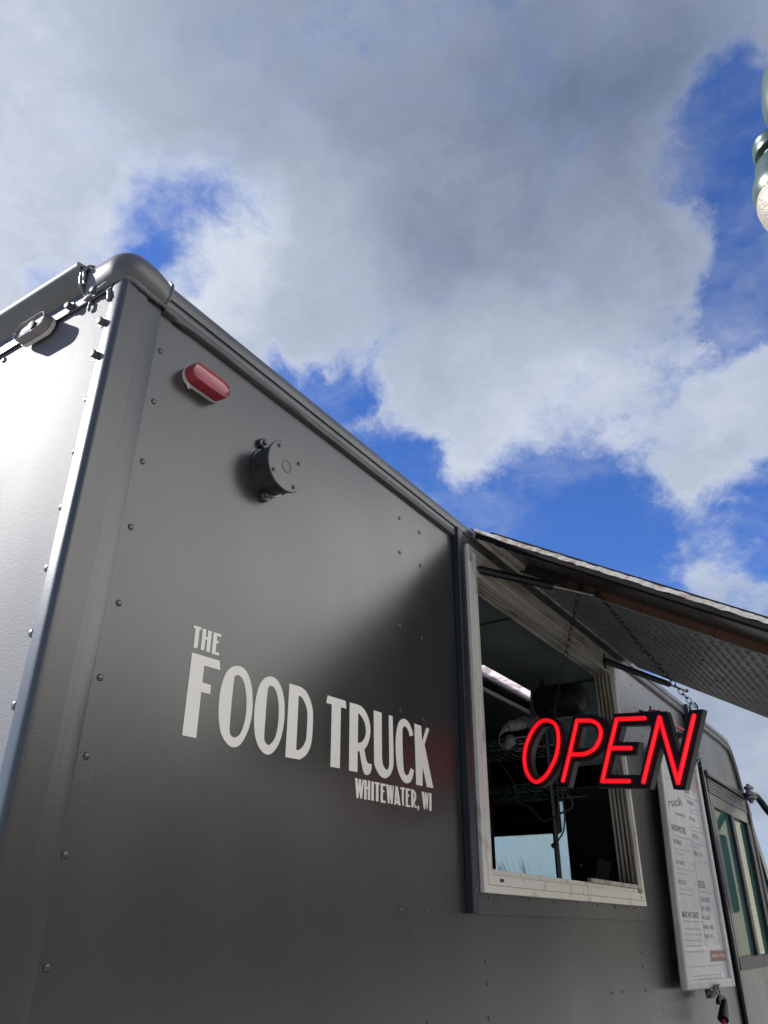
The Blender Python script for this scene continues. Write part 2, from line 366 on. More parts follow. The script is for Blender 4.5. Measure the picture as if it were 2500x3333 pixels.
def peeled():
    m, nt, b = new_mat('peeling_white_paint'); N, L = nt.nodes, nt.links
    tc = N.new('ShaderNodeTexCoord'); mp = N.new('ShaderNodeMapping'); mp.inputs['Scale'].default_value = (1, .6, 1); L.new(tc.outputs['Object'], mp.inputs[0])
    n = N.new('ShaderNodeTexNoise'); n.inputs['Scale'].default_value = 38; n.inputs['Detail'].default_value = 8; n.inputs['Roughness'].default_value = .75; L.new(mp.outputs[0], n.inputs['Vector'])
    cr = N.new('ShaderNodeValToRGB'); L.new(n.outputs['Fac'], cr.inputs[0]); e = cr.color_ramp.elements
    e[0].position = .36; e[0].color = (.14, .06, .04, 1); e[1].position = .54; e[1].color = (.34, .335, .315, 1)
    x = e.new(.43); x.color = (.22, .18, .15, 1); L.new(cr.outputs[0], b.inputs['Base Color'])
    bp = N.new('ShaderNodeBump'); bp.inputs['Distance'].default_value = .003; L.new(n.outputs['Fac'], bp.inputs['Height']); L.new(bp.outputs[0], b.inputs['Normal'])
    b.inputs['Roughness'].default_value = .55; return m
M['peeled'] = peeled()
def lens(name, col, rough, trans):
    m, nt, b = new_mat(name); b.inputs['Base Color'].default_value = (*col, 1); b.inputs['Roughness'].default_value = rough
    b.inputs['Transmission Weight'].default_value = trans; b.inputs['IOR'].default_value = 1.5; b.inputs['Coat Weight'].default_value = .5
    N, L = nt.nodes, nt.links
    tc = N.new('ShaderNodeTexCoord'); n = N.new('ShaderNodeTexWave'); n.inputs['Scale'].default_value = 55; n.inputs['Distortion'].default_value = 1.5; L.new(tc.outputs['Object'], n.inputs['Vector'])
    bp = N.new('ShaderNodeBump'); bp.inputs['Distance'].default_value = .0006; bp.inputs['Strength'].default_value = .5; L.new(n.outputs['Fac'], bp.inputs['Height']); L.new(bp.outputs[0], b.inputs['Normal'])
    return m
M['red_lens'] = pbr('red_lens', (.40, .035, .045), .16, 0, 18, .4, .0004, 35, spec=.7, coat=.6)
M['clear_lens'] = pbr('smoked_lens', (.22, .20, .18), .12, 0, 40, .5, .001, 50, spec=.8, coat=.6)
def neon():
    m, nt, b = new_mat('red_neon_tube'); N, L = nt.nodes, nt.links
    b.inputs['Base Color'].default_value = (.5, .02, .03, 1); b.inputs['Roughness'].default_value = .4
    lw = N.new('ShaderNodeLayerWeight'); lw.inputs[0].default_value = .4
    cr = N.new('ShaderNodeValToRGB'); L.new(lw.outputs['Facing'], cr.inputs[0])
    cr.color_ramp.elements[0].color = (1, .002, .009, 1); cr.color_ramp.elements[1].color = (.62, .004, .02, 1); cr.color_ramp.elements[0].position = .5
    L.new(cr.outputs[0], b.inputs['Emission Color']); b.inputs['Emission Strength'].default_value = .25
    return m
M['neon'] = neon()
def glass_teal(name, tint, through, frost, streak=True, refl=1.0):
    """wet, tinted pane: partly see-through, partly a milky film of condensation with clear runs in it"""
    m, nt, b = new_mat(name); N, L = nt.nodes, nt.links; N.remove(b); out = N['Material Output']
    tc = N.new('ShaderNodeTexCoord'); mp = N.new('ShaderNodeMapping'); mp.inputs['Scale'].default_value = (.06, 1, .07); L.new(tc.outputs['Object'], mp.inputs[0])
    n = N.new('ShaderNodeTexNoise'); n.inputs['Scale'].default_value = 26; n.inputs['Detail'].default_value = 5; L.new(mp.outputs[0], n.inputs['Vector'])
    tr = N.new('ShaderNodeBsdfTransparent'); tr.inputs[0].default_value = (*through, 1)
    tl = N.new('ShaderNodeBsdfTranslucent'); tl.inputs[0].default_value = (*tint, 1)
    df = N.new('ShaderNodeBsdfDiffuse'); df.inputs[0].default_value = (*tint, 1)
    a = N.new('ShaderNodeMixShader'); a.inputs[0].default_value = .35; L.new(tl.outputs[0], a.inputs[1]); L.new(df.outputs[0], a.inputs[2])
    f = N.new('ShaderNodeMapRange'); f.inputs[1].default_value = .38; f.inputs[2].default_value = .62; f.inputs[3].default_value = frost*.85; f.inputs[4].default_value = min(1, frost*1.12); L.new(n.outputs['Fac'], f.inputs[0])
    c = N.new('ShaderNodeMixShader'); L.new(f.outputs[0], c.inputs[0]); L.new(tr.outputs[0], c.inputs[1]); L.new(a.outputs[0], c.inputs[2])
    gl = N.new('ShaderNodeBsdfGlossy'); gl.inputs['Roughness'].default_value = .03; lw = N.new('ShaderNodeLayerWeight'); lw.inputs[0].default_value = .5; pw_ = N.new('ShaderNodeMath'); pw_.operation = 'POWER'; pw_.inputs[1].default_value = 4.2; L.new(lw.outputs['Facing'], pw_.inputs[0]); fr = N.new('ShaderNodeMapRange'); fr.inputs[3].default_value = .05; fr.inputs[4].default_value = refl; L.new(pw_.outputs[0], fr.inputs[0])
    if streak:
        sx = N.new('ShaderNodeSeparateXYZ'); L.new(tc.outputs['Object'], sx.inputs[0])
        lo_ = N.new('ShaderNodeMapRange'); lo_.inputs[1].default_value = 2.22; lo_.inputs[2].default_value = 2.08; L.new(sx.outputs[2], lo_.inputs[0])
        m2 = N.new('ShaderNodeMapping'); m2.inputs['Scale'].default_value = (.03, 1, .12); L.new(tc.outputs['Object'], m2.inputs[0])
        n2 = N.new('ShaderNodeTexNoise'); n2.inputs['Scale'].default_value = 34; n2.inputs['Detail'].default_value = 3; L.new(m2.outputs[0], n2.inputs['Vector'])
        t2 = N.new('ShaderNodeMapRange'); t2.inputs[1].default_value = .57; t2.inputs[2].default_value = .66; t2.inputs[4].default_value = .75; L.new(n2.outputs['Fac'], t2.inputs[0])
        mm = N.new('ShaderNodeMath'); mm.operation = 'MULTIPLY'; L.new(t2.outputs[0], mm.inputs[0]); L.new(lo_.outputs[0], mm.inputs[1])
        dk = N.new('ShaderNodeBsdfTransparent'); dk.inputs[0].default_value = (.10, .14, .14, 1)
        cx = N.new('ShaderNodeMixShader'); L.new(mm.outputs[0], cx.inputs[0]); L.new(c.outputs[0], cx.inputs[1]); L.new(dk.outputs[0], cx.inputs[2]); c = cx
    d = N.new('ShaderNodeMixShader'); L.new(fr.outputs[0], d.inputs[0]); L.new(c.outputs[0], d.inputs[1]); L.new(gl.outputs[0], d.inputs[2]); L.new(d.outputs[0], out.inputs[0])
    return m
M['windshield'] = glass_teal('wet_windscreen_glass', (.58, .73, .70), (.55, .70, .66), .8)
M['cab_glass'] = glass_teal('green_cab_glass', (.22, .45, .40), (.25, .46, .42), .8, False, .6)
M['globe'] = None
def globe():
    m, nt, b = new_mat('pebbled_lamp_globe'); N, L = nt.nodes, nt.links
    b.inputs['Base Color'].default_value = (.30, .265, .20, 1); b.inputs['Roughness'].default_value = .22; b.inputs['Subsurface Weight'].default_value = .3; b.inputs['Subsurface Radius'].default_value = (.05, .04, .03)
    tc = N.new('ShaderNodeTexCoord'); n = N.new('ShaderNodeTexNoise'); n.inputs['Scale'].default_value = 55; n.inputs['Detail'].default_value = 2; L.new(tc.outputs['Object'], n.inputs['Vector'])
    bp = N.new('ShaderNodeBump'); bp.inputs['Distance'].default_value = .012; L.new(n.outputs['Fac'], bp.inputs['Height']); L.new(bp.outputs[0], b.inputs['Normal']); return m
M['globe'] = globe()
def skylight_mat():
    m, nt, b = new_mat('cloudy_skylight_plastic'); N, L = nt.nodes, nt.links; N.remove(b)
    tc = N.new('ShaderNodeTexCoord'); n = N.new('ShaderNodeTexNoise'); n.inputs['Scale'].default_value = 9; n.inputs['Detail'].default_value = 6; n.inputs['Distortion'].default_value = 1.6; L.new(tc.outputs['Object'], n.inputs['Vector'])
    cr = N.new('ShaderNodeValToRGB'); L.new(n.outputs['Fac'], cr.inputs[0]); cr.color_ramp.elements[0].position = .42; cr.color_ramp.elements[0].color = (.50, .47, .46, 1); cr.color_ramp.elements[1].position = .5; cr.color_ramp.elements[1].color = (.72, .68, .67, 1)
    tl = N.new('ShaderNodeBsdfTranslucent'); L.new(cr.outputs[0], tl.inputs[0]); L.new(tl.outputs[0], N['Material Output'].inputs[0]); return m
M['skylight'] = skylight_mat()

# ------------------------------------------------------------------ ground and street
def sheet(name, x0, y0, x1, y1, z, mat):
    mb = MB(); mb.add([(x0, y0, z), (x1, y0, z), (x1, y1, z), (x0, y1, z)], [(0, 1, 2, 3)])
    return tag(mb.obj(name, mat), kind='structure')
sheet('ground', -400, -400, 400, 400, -.12, pbr('grass_ground', (.05, .075, .03), .95, 0, 3, .4, .01, 30))
sheet('road', -200, -7, 200, 9, 0, M['asphalt'])
pv = MB(); pv.box((-200, -10.5, -.1), (200, -7, .12)); tag(pv.obj('pavement', M['concrete'], bevel=.015), kind='structure')

# ------------------------------------------------------------------ the food truck
TX0, TW, TZ, TB = .571, 2.05, 2.72, .55       # rear face X, width, top of side panel, underside
truck = empty('food_truck', (TX0, 0, 0))
tag(truck, 'dark grey food truck with riveted panels and raised serving hatch', 'food truck')
P = M['paint']
# side outline with openings (X, Z)
nose = [(5.00, 2.745), (5.12, 2.735), (5.20, 2.70), (5.26, 2.62), (5.32, 2.48), (5.42, 2.36), (5.55, 2.20), (5.68, 2.04), (5.86, 1.78), (5.95, 1.60), (6.0, 1.3), (6.03, .9), (6.03, TB)]
out = [(TX0, TB), (TX0, TZ), (4.8, TZ)] + nose
def cabw(u, v, y=0.0):
    p = onY(u, v, y); return (p.x, p.z)
win_open = [(1.80, 1.79), (3.005, 1.79), (3.005, 2.66), (1.80, 2.66)]
cab_open = [(4.40, 1.585), (5.30, 1.585), (5.30, 2.375), (4.40, 2.375)]
quarter = [(5.385, 1.62), (5.80, 1.62), (5.62, 1.95), (5.42, 2.27), (5.385, 2.29)]
th = .03
def side_pt(y0): return lambda a, b, c: Vector((a, y0+c, b))
fill_mesh([out, win_open, cab_open, quarter], th, side_pt(th/2), 'side_panel', P).obj('side_panel', P, truck)
fill_mesh([out], th, side_pt(TW-th/2), 'side_panel', P).obj('side_panel', P, truck)
# rear wall, roof, nose, floor
mb = MB(); mb.box((TX0, th, TB), (TX0+.03, TW-th, TZ-.02)); mb.obj('rear_panel', M['rear_paint_sunlit'], truck)
SKX0, SKX1, SKY0, SKY1 = 2.95, 3.80, .475, .625       # roof light opening
mb = MB()
for (x0, x1, y0, y1) in ((TX0, SKX0, .0, TW), (SKX1, 5.0, .0, TW), (SKX0, SKX1, .0, SKY0), (SKX0, SKX1, SKY1, TW)):
    mb.box((x0, y0+.004, TZ+.002), (x1, y1-.004, TZ+.022))
mb.obj('roof', P, truck)
mb = MB(); pf = [(4.99, 2.74)] + nose[1:5]
mb.sweep([(0, 0), (0, TW-.06)], [(Vector((x, .03, z-.003)), Vector((1, 0, 0)), Vector((0, 1, 0))) for x, z in pf]); mb.obj('nose_panel', P, truck)
mb = MB(); mb.sweep([(0, 0), (0, TW-.06)], [(Vector((x-.004, .03, z)), Vector((1, 0, 0)), Vector((0, 1, 0))) for x, z in nose[9:]]); mb.obj('bonnet', P, truck)
mb = MB(); mb.sweep([(0, 0), (0, TW-.10)], [(Vector((x-.01, .05, z)), Vector((1, 0, 0)), Vector((0, 1, 0))) for x, z in nose[4:10]]); mb.obj('windscreen', M['windshield'], truck)
mb = MB(); mb.box((TX0+.03, .03, TB), (5.9, TW-.03, TB+.04)); mb.obj('floor_pan', M['inner_dark'], truck)
# inner lining: ceiling with the roof light cut into it, far wall, cab bulkhead
mb = MB(); CZ = 2.633
CX0, CX1, CY0, CY1 = SKX0-.22, SKX1-.06, SKY0-.06, SKY1-.035      # splayed ceiling opening below the roof light
for (x0, x1, y0, y1) in ((TX0+.04, CX0, .035, TW-.035), (CX1, 5.0, .035, TW-.035), (CX0, CX1, .035, CY0), (CX0, CX1, CY1, TW-.035)):
    mb.box((x0, y0, CZ), (x1, y1, CZ+.02))
mb.obj('ceiling_panel', M['inner_ceiling'], truck)
mb = MB(); mb.box((2.3, .036, CZ-.004), (2.304, TW-.04, CZ-.001)); mb.box((3.16, .036, CZ-.004), (3.164, .41, CZ-.001)); mb.obj('ceiling_seam', M['rubber'], truck)
mb = MB()
mb.box((SKX0-.02, SKY0-.02, TZ+.0225), (SKX1+.02, SKY0+.004, TZ+.028)); mb.box((SKX0-.02, SKY1-.004, TZ+.0225), (SKX1+.02, SKY1+.02, TZ+.028))
mb.box((SKX0-.02, SKY0+.0045, TZ+.0225), (SKX0+.004, SKY1-.0045, TZ+.028)); mb.box((SKX1-.004, SKY0+.0045, TZ+.0225), (SKX1+.02, SKY1-.0045, TZ+.028)); sk = mb.obj('roof_light', M['inner_dark'], truck)
mb = MB(); mb.box((SKX0+.001, SKY0+.001, TZ+.012), (SKX1-.001, SKY1-.001, TZ+.016)); mb.obj('pane', M['skylight'], sk)
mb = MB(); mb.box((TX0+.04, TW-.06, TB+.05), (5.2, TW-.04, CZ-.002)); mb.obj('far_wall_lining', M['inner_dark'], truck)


# rear corner post
mb = MB()
prof = [(.081, -.0005), (.0808, -.0044), (.0800, -.0048), (.054, -.0048), (.0525, -.0050), (.047, -.0055), (.0455, -.0075), (.016, -.0075), (.0085, -.0075)] + [(.0065+.0115*math.sin(R(180+t)), .004-.0115*math.cos(R(180+t))*-1) for t in range(12, 90, 13)] + [(-.005, .006), (-.005, .0185), (-.0046, .0228), (-.0004, .0232)]
mb.sweep(prof, [(Vector((TX0, 0, z)), Vector((1, 0, 0)), Vector((0, 1, 0))) for z in (TB, 2.695)]); mb.obj('corner_post', P, truck, sharp=40)
# rear header channel and rounded rear roof rail
mb = MB(); mb.box((TX0-.006, .026, 2.672), (TX0-.0005, TW-.026, 2.73)); mb.obj('rear_header', P, truck, bevel=.0015)
mb = MB()
gp = [(-.001, 2.701), (.006, 2.7055), (.020, 2.719), (.034, 2.7345), (.0375, 2.740), (.038, 2.745), (.035, 2.748), (.015, 2.752), (-.02, 2.755), (-.02, 2.748), (.026, 2.744), (.032, 2.741), (.018, 2.725), (.004, 2.711), (-.001, 2.709)]
mb.sweep(gp, [(Vector((TX0, y, 0)), Vector((-1, 0, 0)), Vector((0, 0, 1))) for y in (.098, TW-.098)], closed=True); mb.obj('rear_roof_rail', M['rail'], truck, sharp=60)
# side roof rail follows the roof line over the cab
rp = [(.000, -.048), (.010, -.047), (.0125, -.040), (.011, -.034), (.0125, -.028), (.0115, -.0235), (.006, -.022), (.006, -.0195), (.0125, -.018), (.0145, -.008), (.0135, .003), (.009, .012), (.002, .018), (-.02, .025), (-.10, .030)]
path = [(.655, TZ), (1.4, TZ), (2.2, TZ), (3.0, TZ), (4.0, TZ), (4.9, TZ)] + [(x, z-.026) for x, z in nose[1:6]]
fr = []
for i, (x, z) in enumerate(path):
    a = path[max(i-1, 0)]; b = path[min(i+1, len(path)-1)]; t = Vector((b[0]-a[0], 0, b[1]-a[1])).normalized(); nrm = Vector((-t.z, 0, t.x))
    fr.append((Vector((x, 0, z)), Vector((0, -1, 0)), nrm))
mb = MB(); mb.sweep(rp, fr); mb.obj('side_roof_rail', M['rail'], truck, sharp=28)
# cast corner cap wrapping the top of the corner
cp = [(-.001, -.040), (.006, -.041), (.012, -.036), (.019, -.018), (.0215, -.004), (.020, .008), (.014, .018), (.003, .026), (-.016, .031), (-.05, .034)]
fr = []
rc = .022
for k, (x, y) in enumerate([(TX0, .098), (TX0, .08), (TX0, .05)]): fr.append((Vector((x, y, 2.722)), Vector((-1, 0, 0)), Vector((0, 0, 1))))
for k in range(9):
    a = math.pi/2*k/8; c = Vector((TX0+rc, rc, 2.722)); d = Vector((-math.cos(a), -math.sin(a), 0)); fr.append((c+d*rc, d, Vector((0, 0, 1))))
for i, x in enumerate((TX0+.05, TX0+.075, TX0+.088)): fr.append((Vector((x, 0, 2.722-.004*i)), Vector((0, -1, 0))*(1-.12*i), Vector((0, 0, 1))*(1-.10*i)))
mb = MB(); mb.sweep(cp, fr); cap = mb.obj('corner_cap', M['rail'], truck, sharp=45)
sm = cap.modifiers.new('thick', 'SOLIDIFY'); sm.thickness = .003; sm.offset = -1
# sealant beads round the cap
def blob_tube(pts, r, name, mat, parent, n=7, jitter=.25):
    pts = crv3(pts, 4); rs = [r*(1+random.uniform(-jitter, jitter)) for _ in pts]; rs[0] *= .4; rs[-1] *= .4
    return MB().tube(pts, rs, n).obj(name, mat, parent, sharp=80)
def crv3(pts, sub=6, closed=False):
    P3 = [Vector(p) for p in pts]; n = len(P3); o = []
    for i in range(n if closed else n-1):
        p0 = P3[(i-1) % n] if (closed or i > 0) else P3[i]; p1 = P3[i]; p2 = P3[(i+1) % n]; p3 = P3[(i+2) % n] if (closed or i+2 < n) else p2
        for k in range(sub):
            t = k/sub; o.append(.5*((2*p1)+(p2-p0)*t+(2*p0-5*p1+4*p2-p3)*t*t+(3*p1-p0-3*p2+p3)*t*t*t))
    if not closed: o.append(P3[-1])
    return o
Z0 = 2.722
blob_tube([(TX0-.004, .098, Z0-.035), (TX0-.020, .097, Z0-.022), (TX0-.026, .095, Z0), (TX0-.022, .096, Z0+.02), (TX0-.005, .097, Z0+.030)], .0038, 'sealant_bead', M['caulk'], truck)
blob_tube([(TX0-.022, .088, Z0-.016), (TX0-.0265, .086, Z0+.004), (TX0-.02, .085, Z0+.022), (TX0-.004, .086, Z0+.028)], .0028, 'sealant_bead', M['caulk'], truck)
blob_tube([(TX0-.006, .10, Z0-.042), (TX0-.007, .075, Z0-.040), (TX0-.008, .05, Z0-.036), (TX0-.006, .02, Z0-.034), (TX0+.004, -.006, Z0-.038), (TX0+.03, -.010, Z0-.042), (TX0+.06, -.010, Z0-.044), (TX0+.09, -.009, Z0-.042)], .0048, 'sealant_bead', M['caulk'], truck)
blob_tube([(TX0+.085, -.012, Z0-.03), (TX0+.088, -.0155, Z0-.01), (TX0+.087, -.014, Z0+.010), (TX0+.084, -.006, Z0+.022)], .0024, 'sealant_bead', M['caulk'], truck)
blob_tube([(TX0-.004, .030, 2.665), (TX0-.006, .026, 2.655), (TX0-.005, .026, 2.64)], .0048, 'sealant_bead', M['caulk'], truck)
blob_tube([(TX0-.003, .082, 2.672), (TX0-.005, .082, 2.66), (TX0-.003, .083, 2.648)], .003, 'sealant_bead', M['caulk'], truck)
blob_tube([(TX0+.11, -.006, 2.672), (TX0+.16, -.0085, 2.676), (TX0+.24, -.009, 2.678), (TX0+.36, -.010, 2.678), (TX0+.5, -.010, 2.677)], .0035, 'sealant_bead', M['caulk'], truck)

# rivets and bolts
rv = MB(); rv.lathe([(.0060, 0), (.0058, .0010), (.0050, .0018), (.0030, .0025), (.0010, .0027)], (0, 0, 0), (0, 0, 1), 12)
RIV = rv.mesh('rivet', P, 60)
hx = MB(); hx.lathe([(.0105, 0), (.0105, .002)], (0, 0, 0), (0, 0, 1), 16); hx.lathe([(.0075, .002), (.0075, .0085), (.006, .010), (.0015, .0105)], (0, 0, 0), (0, 0, 1), 6)
BOLT = hx.mesh('hex_bolt', M['bolt'], 30)
ROT_SIDE = (R(90), 0, 0); ROT_REAR = (0, R(-90), 0)
side_rivets = [(426,1715),(387,1963),(326,2205),(282,2461),(212,2783),(153,3150),(523,1143),(501,1307),(465,1502),(552,998),(677,1097),(793,1188),(899,1269),(994,1343),(1081,1412),(1160,1474),(1234,1531),(1302,1584),(1317,1601),(1343,1618),(1365,1634),(1425,1681),
 (1300,1687),(1365,1733),(1301,1798),(1368,1841),(1302,2037),(1374,2077),(1304,2312),(1380,2343),(1305,2962),(1390,2965),(1394,3328)]
for u, v in side_rivets: place('rivet', RIV, onY(u, v, -.0002), truck, ROT_SIDE, scale=(.88, .88, .8))
small = [(1583,3128),(1587,3200),(1592,3315),(1992,3232),(2027,3228),(2102,3224),(2093,3149),(2088,3100),(2100,3058),(2192,3202),(2163,2978),(2136,2791),(2113,2633),
 (2057,2230),(2067,2303),(2091,2610),(2095,2395),
 (2123,2222),(2144,2239),(2164,2254),(2183,2269),(2201,2284),
 (2298,2512),(2315,2521),(2330,2530),(2343,2539),(2355,2547),(2367,2555),(2379,2563),(2390,2571),(2397,2577),(2397,2546),(2402,2549),(2407,2552),
 (2297,2358),(2311,2369),(2325,2378),(2352,2396),(2360,2402),(2367,2408),(2376,2439),(2385,2466),(2423,3150),(2448,3146),(2467,3146)]
for u, v in small: place('rivet', RIV, onY(u, v, -.0002), truck, ROT_SIDE, scale=(.8, .8, .8))
for y, z in ((.0295, 2.4395), (.0293, 2.3413), (.0293, 2.244), (.030, 2.146), (.031, 2.05), (.031, 1.952)): place('rivet', RIV, (TX0-.0005, y+.001, z), truck, ROT_REAR)
for u, v in ((13, 1172),): place('rivet', RIV, onX(u, v, TX0-.0005), truck, ROT_REAR)
for u, v in ((313, 950), (231, 1001)): place('hex_bolt', BOLT, onX(u, v, TX0-.0062), truck, ROT_REAR)
for u, v in ((337, 1051), (315, 1158)): place('hex_bolt', BOLT, onX(u, v, TX0-.003), truck, ROT_REAR)
for y in (.42, .62, .85, 1.1, 1.4, 1.7): place('hex_bolt', BOLT, (TX0-.0062, y, 2.70), truck, ROT_REAR)

# marker lights
def capsule(cx, cz, hw, hh, n=10):
    pts = []
    for k in range(n+1): a = -math.pi/2+math.pi*k/n; pts.append((cx+hw-hh+hh*math.cos(a), cz+hh*math.sin(a)))
    for k in range(n+1): a = math.pi/2+math.pi*k/n; pts.append((cx-hw+hh+hh*math.cos(a), cz+hh*math.sin(a)))
    return pts
def marker(to, lensmat, clear):
    b = empty('marker_light', to(0, 0, 0), truck)

    def stack(layers, name, mat):
        vs = []; fs = []; n = 22
        for (s, d) in layers: vs += [to(a, c, d) for a, c in capsule(0, 0, .047-.0195*(1-s), .0195*s)]
        for i in range(len(layers)-1):
            for k in range(n): fs.append((i*n+k, i*n+(k+1) % n, (i+1)*n+(k+1) % n, (i+1)*n+k))
        fs.append(tuple(range((len(layers)-1)*n, len(layers)*n))); fs.append(tuple(range(n-1, -1, -1)))
        return MB().add(vs, fs).obj(name, mat, b, sharp=40)
    stack([(.96, 0.0005), (1.02, .005), (1.02, .008), (.8, .0085)], 'base', M['white'])
    if clear:
        stack([(.99, .0087), (.97, .023), (.94, .0255), (.86, .0250), (.80, .021), (.5, .0205)], 'lens', lensmat)
        o = to(.004, 0, .0206); ax = to(0, 0, 1)-to(0, 0, 0); MB().lathe([(.0105, 0), (.010, .003), (.005, .0045)], o, ax, 16).obj('lens_plug', M['black'], b)
    else:
        stack([(.99, .0087), (.985, .026), (.96, .0300), (.91, .0318), (.86, .0312), (.78, .0296), (.5, .0290)], 'lens', lensmat)
        mb = MB(); p0 = [to(-.034, -.017, .0045), to(-.029, -.024, .0045), to(-.023, -.018, .0045)]; mb.tube(p0, .003, 6); mb.obj('drain_lip', M['white'], b)
    return b
rc_ = onY(691, 1238, -.0305)
marker(lambda a, b, d: Vector((rc_.x+a, -d, rc_.z+b)), M['red_lens'], False)
mc_ = onX(94, 1061, TX0-.030)
marker(lambda a, b, d: Vector((TX0-.006-d, mc_.y-a, mc_.z+b)), M['clear_lens'], True)

# round junction box
jb = empty('junction_box', (0, 0, 0), truck)
jc = onY(932, 1518, -.047); jr = .0525
mb = MB(); mb.lathe([(jr*.97, .0005), (jr*.97, .004), (jr*.90, .0045), (jr*.92, .038), (jr*.97, .040)], (jc.x, 0, jc.z), (0, -1, 0), 40); mb.obj('box_body', P, jb, sharp=40)
mb = MB(); mb.lathe([(jr, .0402), (jr*1.01, .0415), (jr*1.01, .0455), (jr*.985, .0472), (jr*.3, .0474)], (jc.x, 0, jc.z), (0, -1, 0), 44); mb.obj('cover_plate', P, jb, sharp=30)
mb = MB(); mb.tube([(jc.x+.0125*math.cos(2*math.pi*k/20), -.0475, jc.z+.0125*math.sin(2*math.pi*k/20)) for k in range(20)], .0007, 5, closed=True); mb.obj('knockout_ring', M['dark_trim'], jb)
for a in (35, 125, 215, 305):
    mb = MB(); c = (jc.x+jr*.82*math.cos(R(a)), -.0474, jc.z+jr*.82*math.sin(R(a))); mb.lathe([(.0042, 0), (.0038, .0018), (.0012, .0024)], c, (0, -1, 0), 10); mb.obj('screw', M['dark_trim'], jb)
for a in (118, 262):
    c = Vector((jc.x+jr*1.13*math.cos(R(a)), 0, jc.z+jr*1.13*math.sin(R(a))))
    mb = MB(); mb.lathe([(.011, .0005), (.011, .008), (.0085, .0095)], c, (0, -1, 0), 16); lug = mb.obj('mounting_lug', P, jb)
    mb = MB(); mb.lathe([(.006, .0096), (.006, .014), (.004, .0155)], c, (0, -1, 0), 6); mb.obj('lug_screw', M['bolt'], lug)
def ktxt(body, x, z, h, w, ang=0):
    ca, sa = math.cos(R(ang)), math.sin(R(ang))
    return text_mb(body, lambda a, b: (x+(a*w*ca-b*h*sa), -.04755, z+(a*w*sa+b*h*ca)), 'CENTER')
for a in (20, 160):   # knockouts on the body's side
    c = Vector((jc.x-jr*.9*math.cos(R(a-20)), -.021, jc.z-jr*.9*math.sin(R(a-20))))
    d = Vector((-math.cos(R(a-20)), 0, -math.sin(R(a-20)))); MB().lathe([(.013, -.002), (.013, .0015), (.011, .002), (.003, .0005)], c, d, 18).obj('knockout', P, jb)

# vinyl lettering
lettering = empty('lettering', onY(616, 2400), truck)
def letter(s, off, loops, smooth=True):
    L2 = []
    for lp in loops:
        q = [onY(off[0]+a.x*s, off[1]+a.y*s, -.0006) for a in loop2d(lp, smooth, 4)]
        L2.append([(p.x, p.z) for p in q])
    o = fill_mesh(L2, .0005, lambda a, b, c: Vector((a, -.0004+c, b)), 'letter', None).obj('letter', M['letter'], lettering)
    return o
c = 'c'; sF, oF = .27728, (580, 2100); sT, oT = .23508, (1040, 2240); sH, oH = .12055, (580, 2010); sW, oW = .16878, (1140, 2510)
letter(sF, oF, [[(163,86),(487,183),(493,292),(305,238),(283,438),(384,467),(376,574),(270,548),(211,1090),(47,1056)]], False)
letter(sF, oF, [[(685,243),(760,265),(820,340),(860,470),(873,620),(868,790),(840,940),(790,1070),(730,1165),(665,1198),(600,1180),(540,1110),(497,1010),(478,870),(476,720),(490,570),(515,450),(555,340),(610,270)],
                [(700,350),(745,380),(780,460),(798,570),(803,680),(797,800),(775,920),(740,1020),(700,1070),(655,1083),(620,1060),(604,1010),(608,900),(632,620),(658,390),(675,360)]])
letter(sF, oF, [[(1075,367),(1135,385),(1185,440),(1225,540),(1247,670),(1249,800),(1240,930),(1212,1070),(1170,1180),(1110,1260),(1055,1285),(1000,1262),(945,1190),(910,1090),(893,960),(893,830),(903,690),(922,580),(955,470),(1010,393)],
                [(1090,473),(1130,500),(1160,570),(1178,670),(1182,780),(1176,900),(1155,1030),(1120,1120),(1065,1172),(1030,1150),(1010,1095),(1014,1000),(1035,700),(1052,520),(1068,485)]])
letter(sF, oF, [[(1307,449,c),(1440,490,c),(1500,540),(1550,640),(1580,760),(1582,900),(1570,1100),(1545,1210),(1500,1290),(1430,1343,c),(1259,1314,c)],
                [(1415,591,c),(1450,610),(1490,680),(1513,760),(1518,850),(1507,1060),(1490,1140),(1455,1200),(1410,1232),(1385,1226,c)]])
letter(sT, oT, [[(115,100),(362,176),(372,284),(297,264),(281,1110),(151,1087),(155,990),(172,225),(94,202)]], False)
letter(sT, oT, [[(420,198,c),(560,240),(630,310),(680,420),(704,540),(700,660),(670,770),(622,850,c),(635,930),(655,1010),(680,1042),(720,1052,c),(721,1100),(705,1170),(665,1202),(625,1185),(600,1120),(575,990),(558,875,c),(528,873,c),(526,1163,c),(409,1140,c)],
                [(536,341,c),(575,380),(620,460),(643,560),(640,640),(615,710),(575,750),(530,758,c)]])
letter(sT, oT, [[(752,305,c),(861,341,c),(866,960,c),(880,1060),(910,1115),(935,1128),(955,1110),(968,1050,c),(960,372,c),(1013,390,c),(1025,900,c),(1022,1080),(990,1180),(950,1230),(905,1247),(850,1220),(795,1140),(762,1050),(757,950,c)]])
letter(sT, oT, [[(1298,659,c),(1250,663,c),(1235,600),(1205,545),(1175,528),(1152,560),(1148,640),(1153,880),(1162,1080),(1180,1180),(1210,1207),(1235,1190),(1252,1150),(1262,1105,c),(1307,1137,c),(1295,1210),(1265,1290),(1215,1317),(1160,1290),(1110,1200),(1075,1080),(1058,900),(1056,740),(1070,580),(1100,470),(1155,425),(1205,440),(1250,500),(1285,590)]])
letter(sT, oT, [[(1314,489),(1408,523),(1421,740),(1480,545),(1521,565),(1455,780),(1577,1385),(1488,1366),(1430,1080),(1428,1355),(1341,1335)]], False)
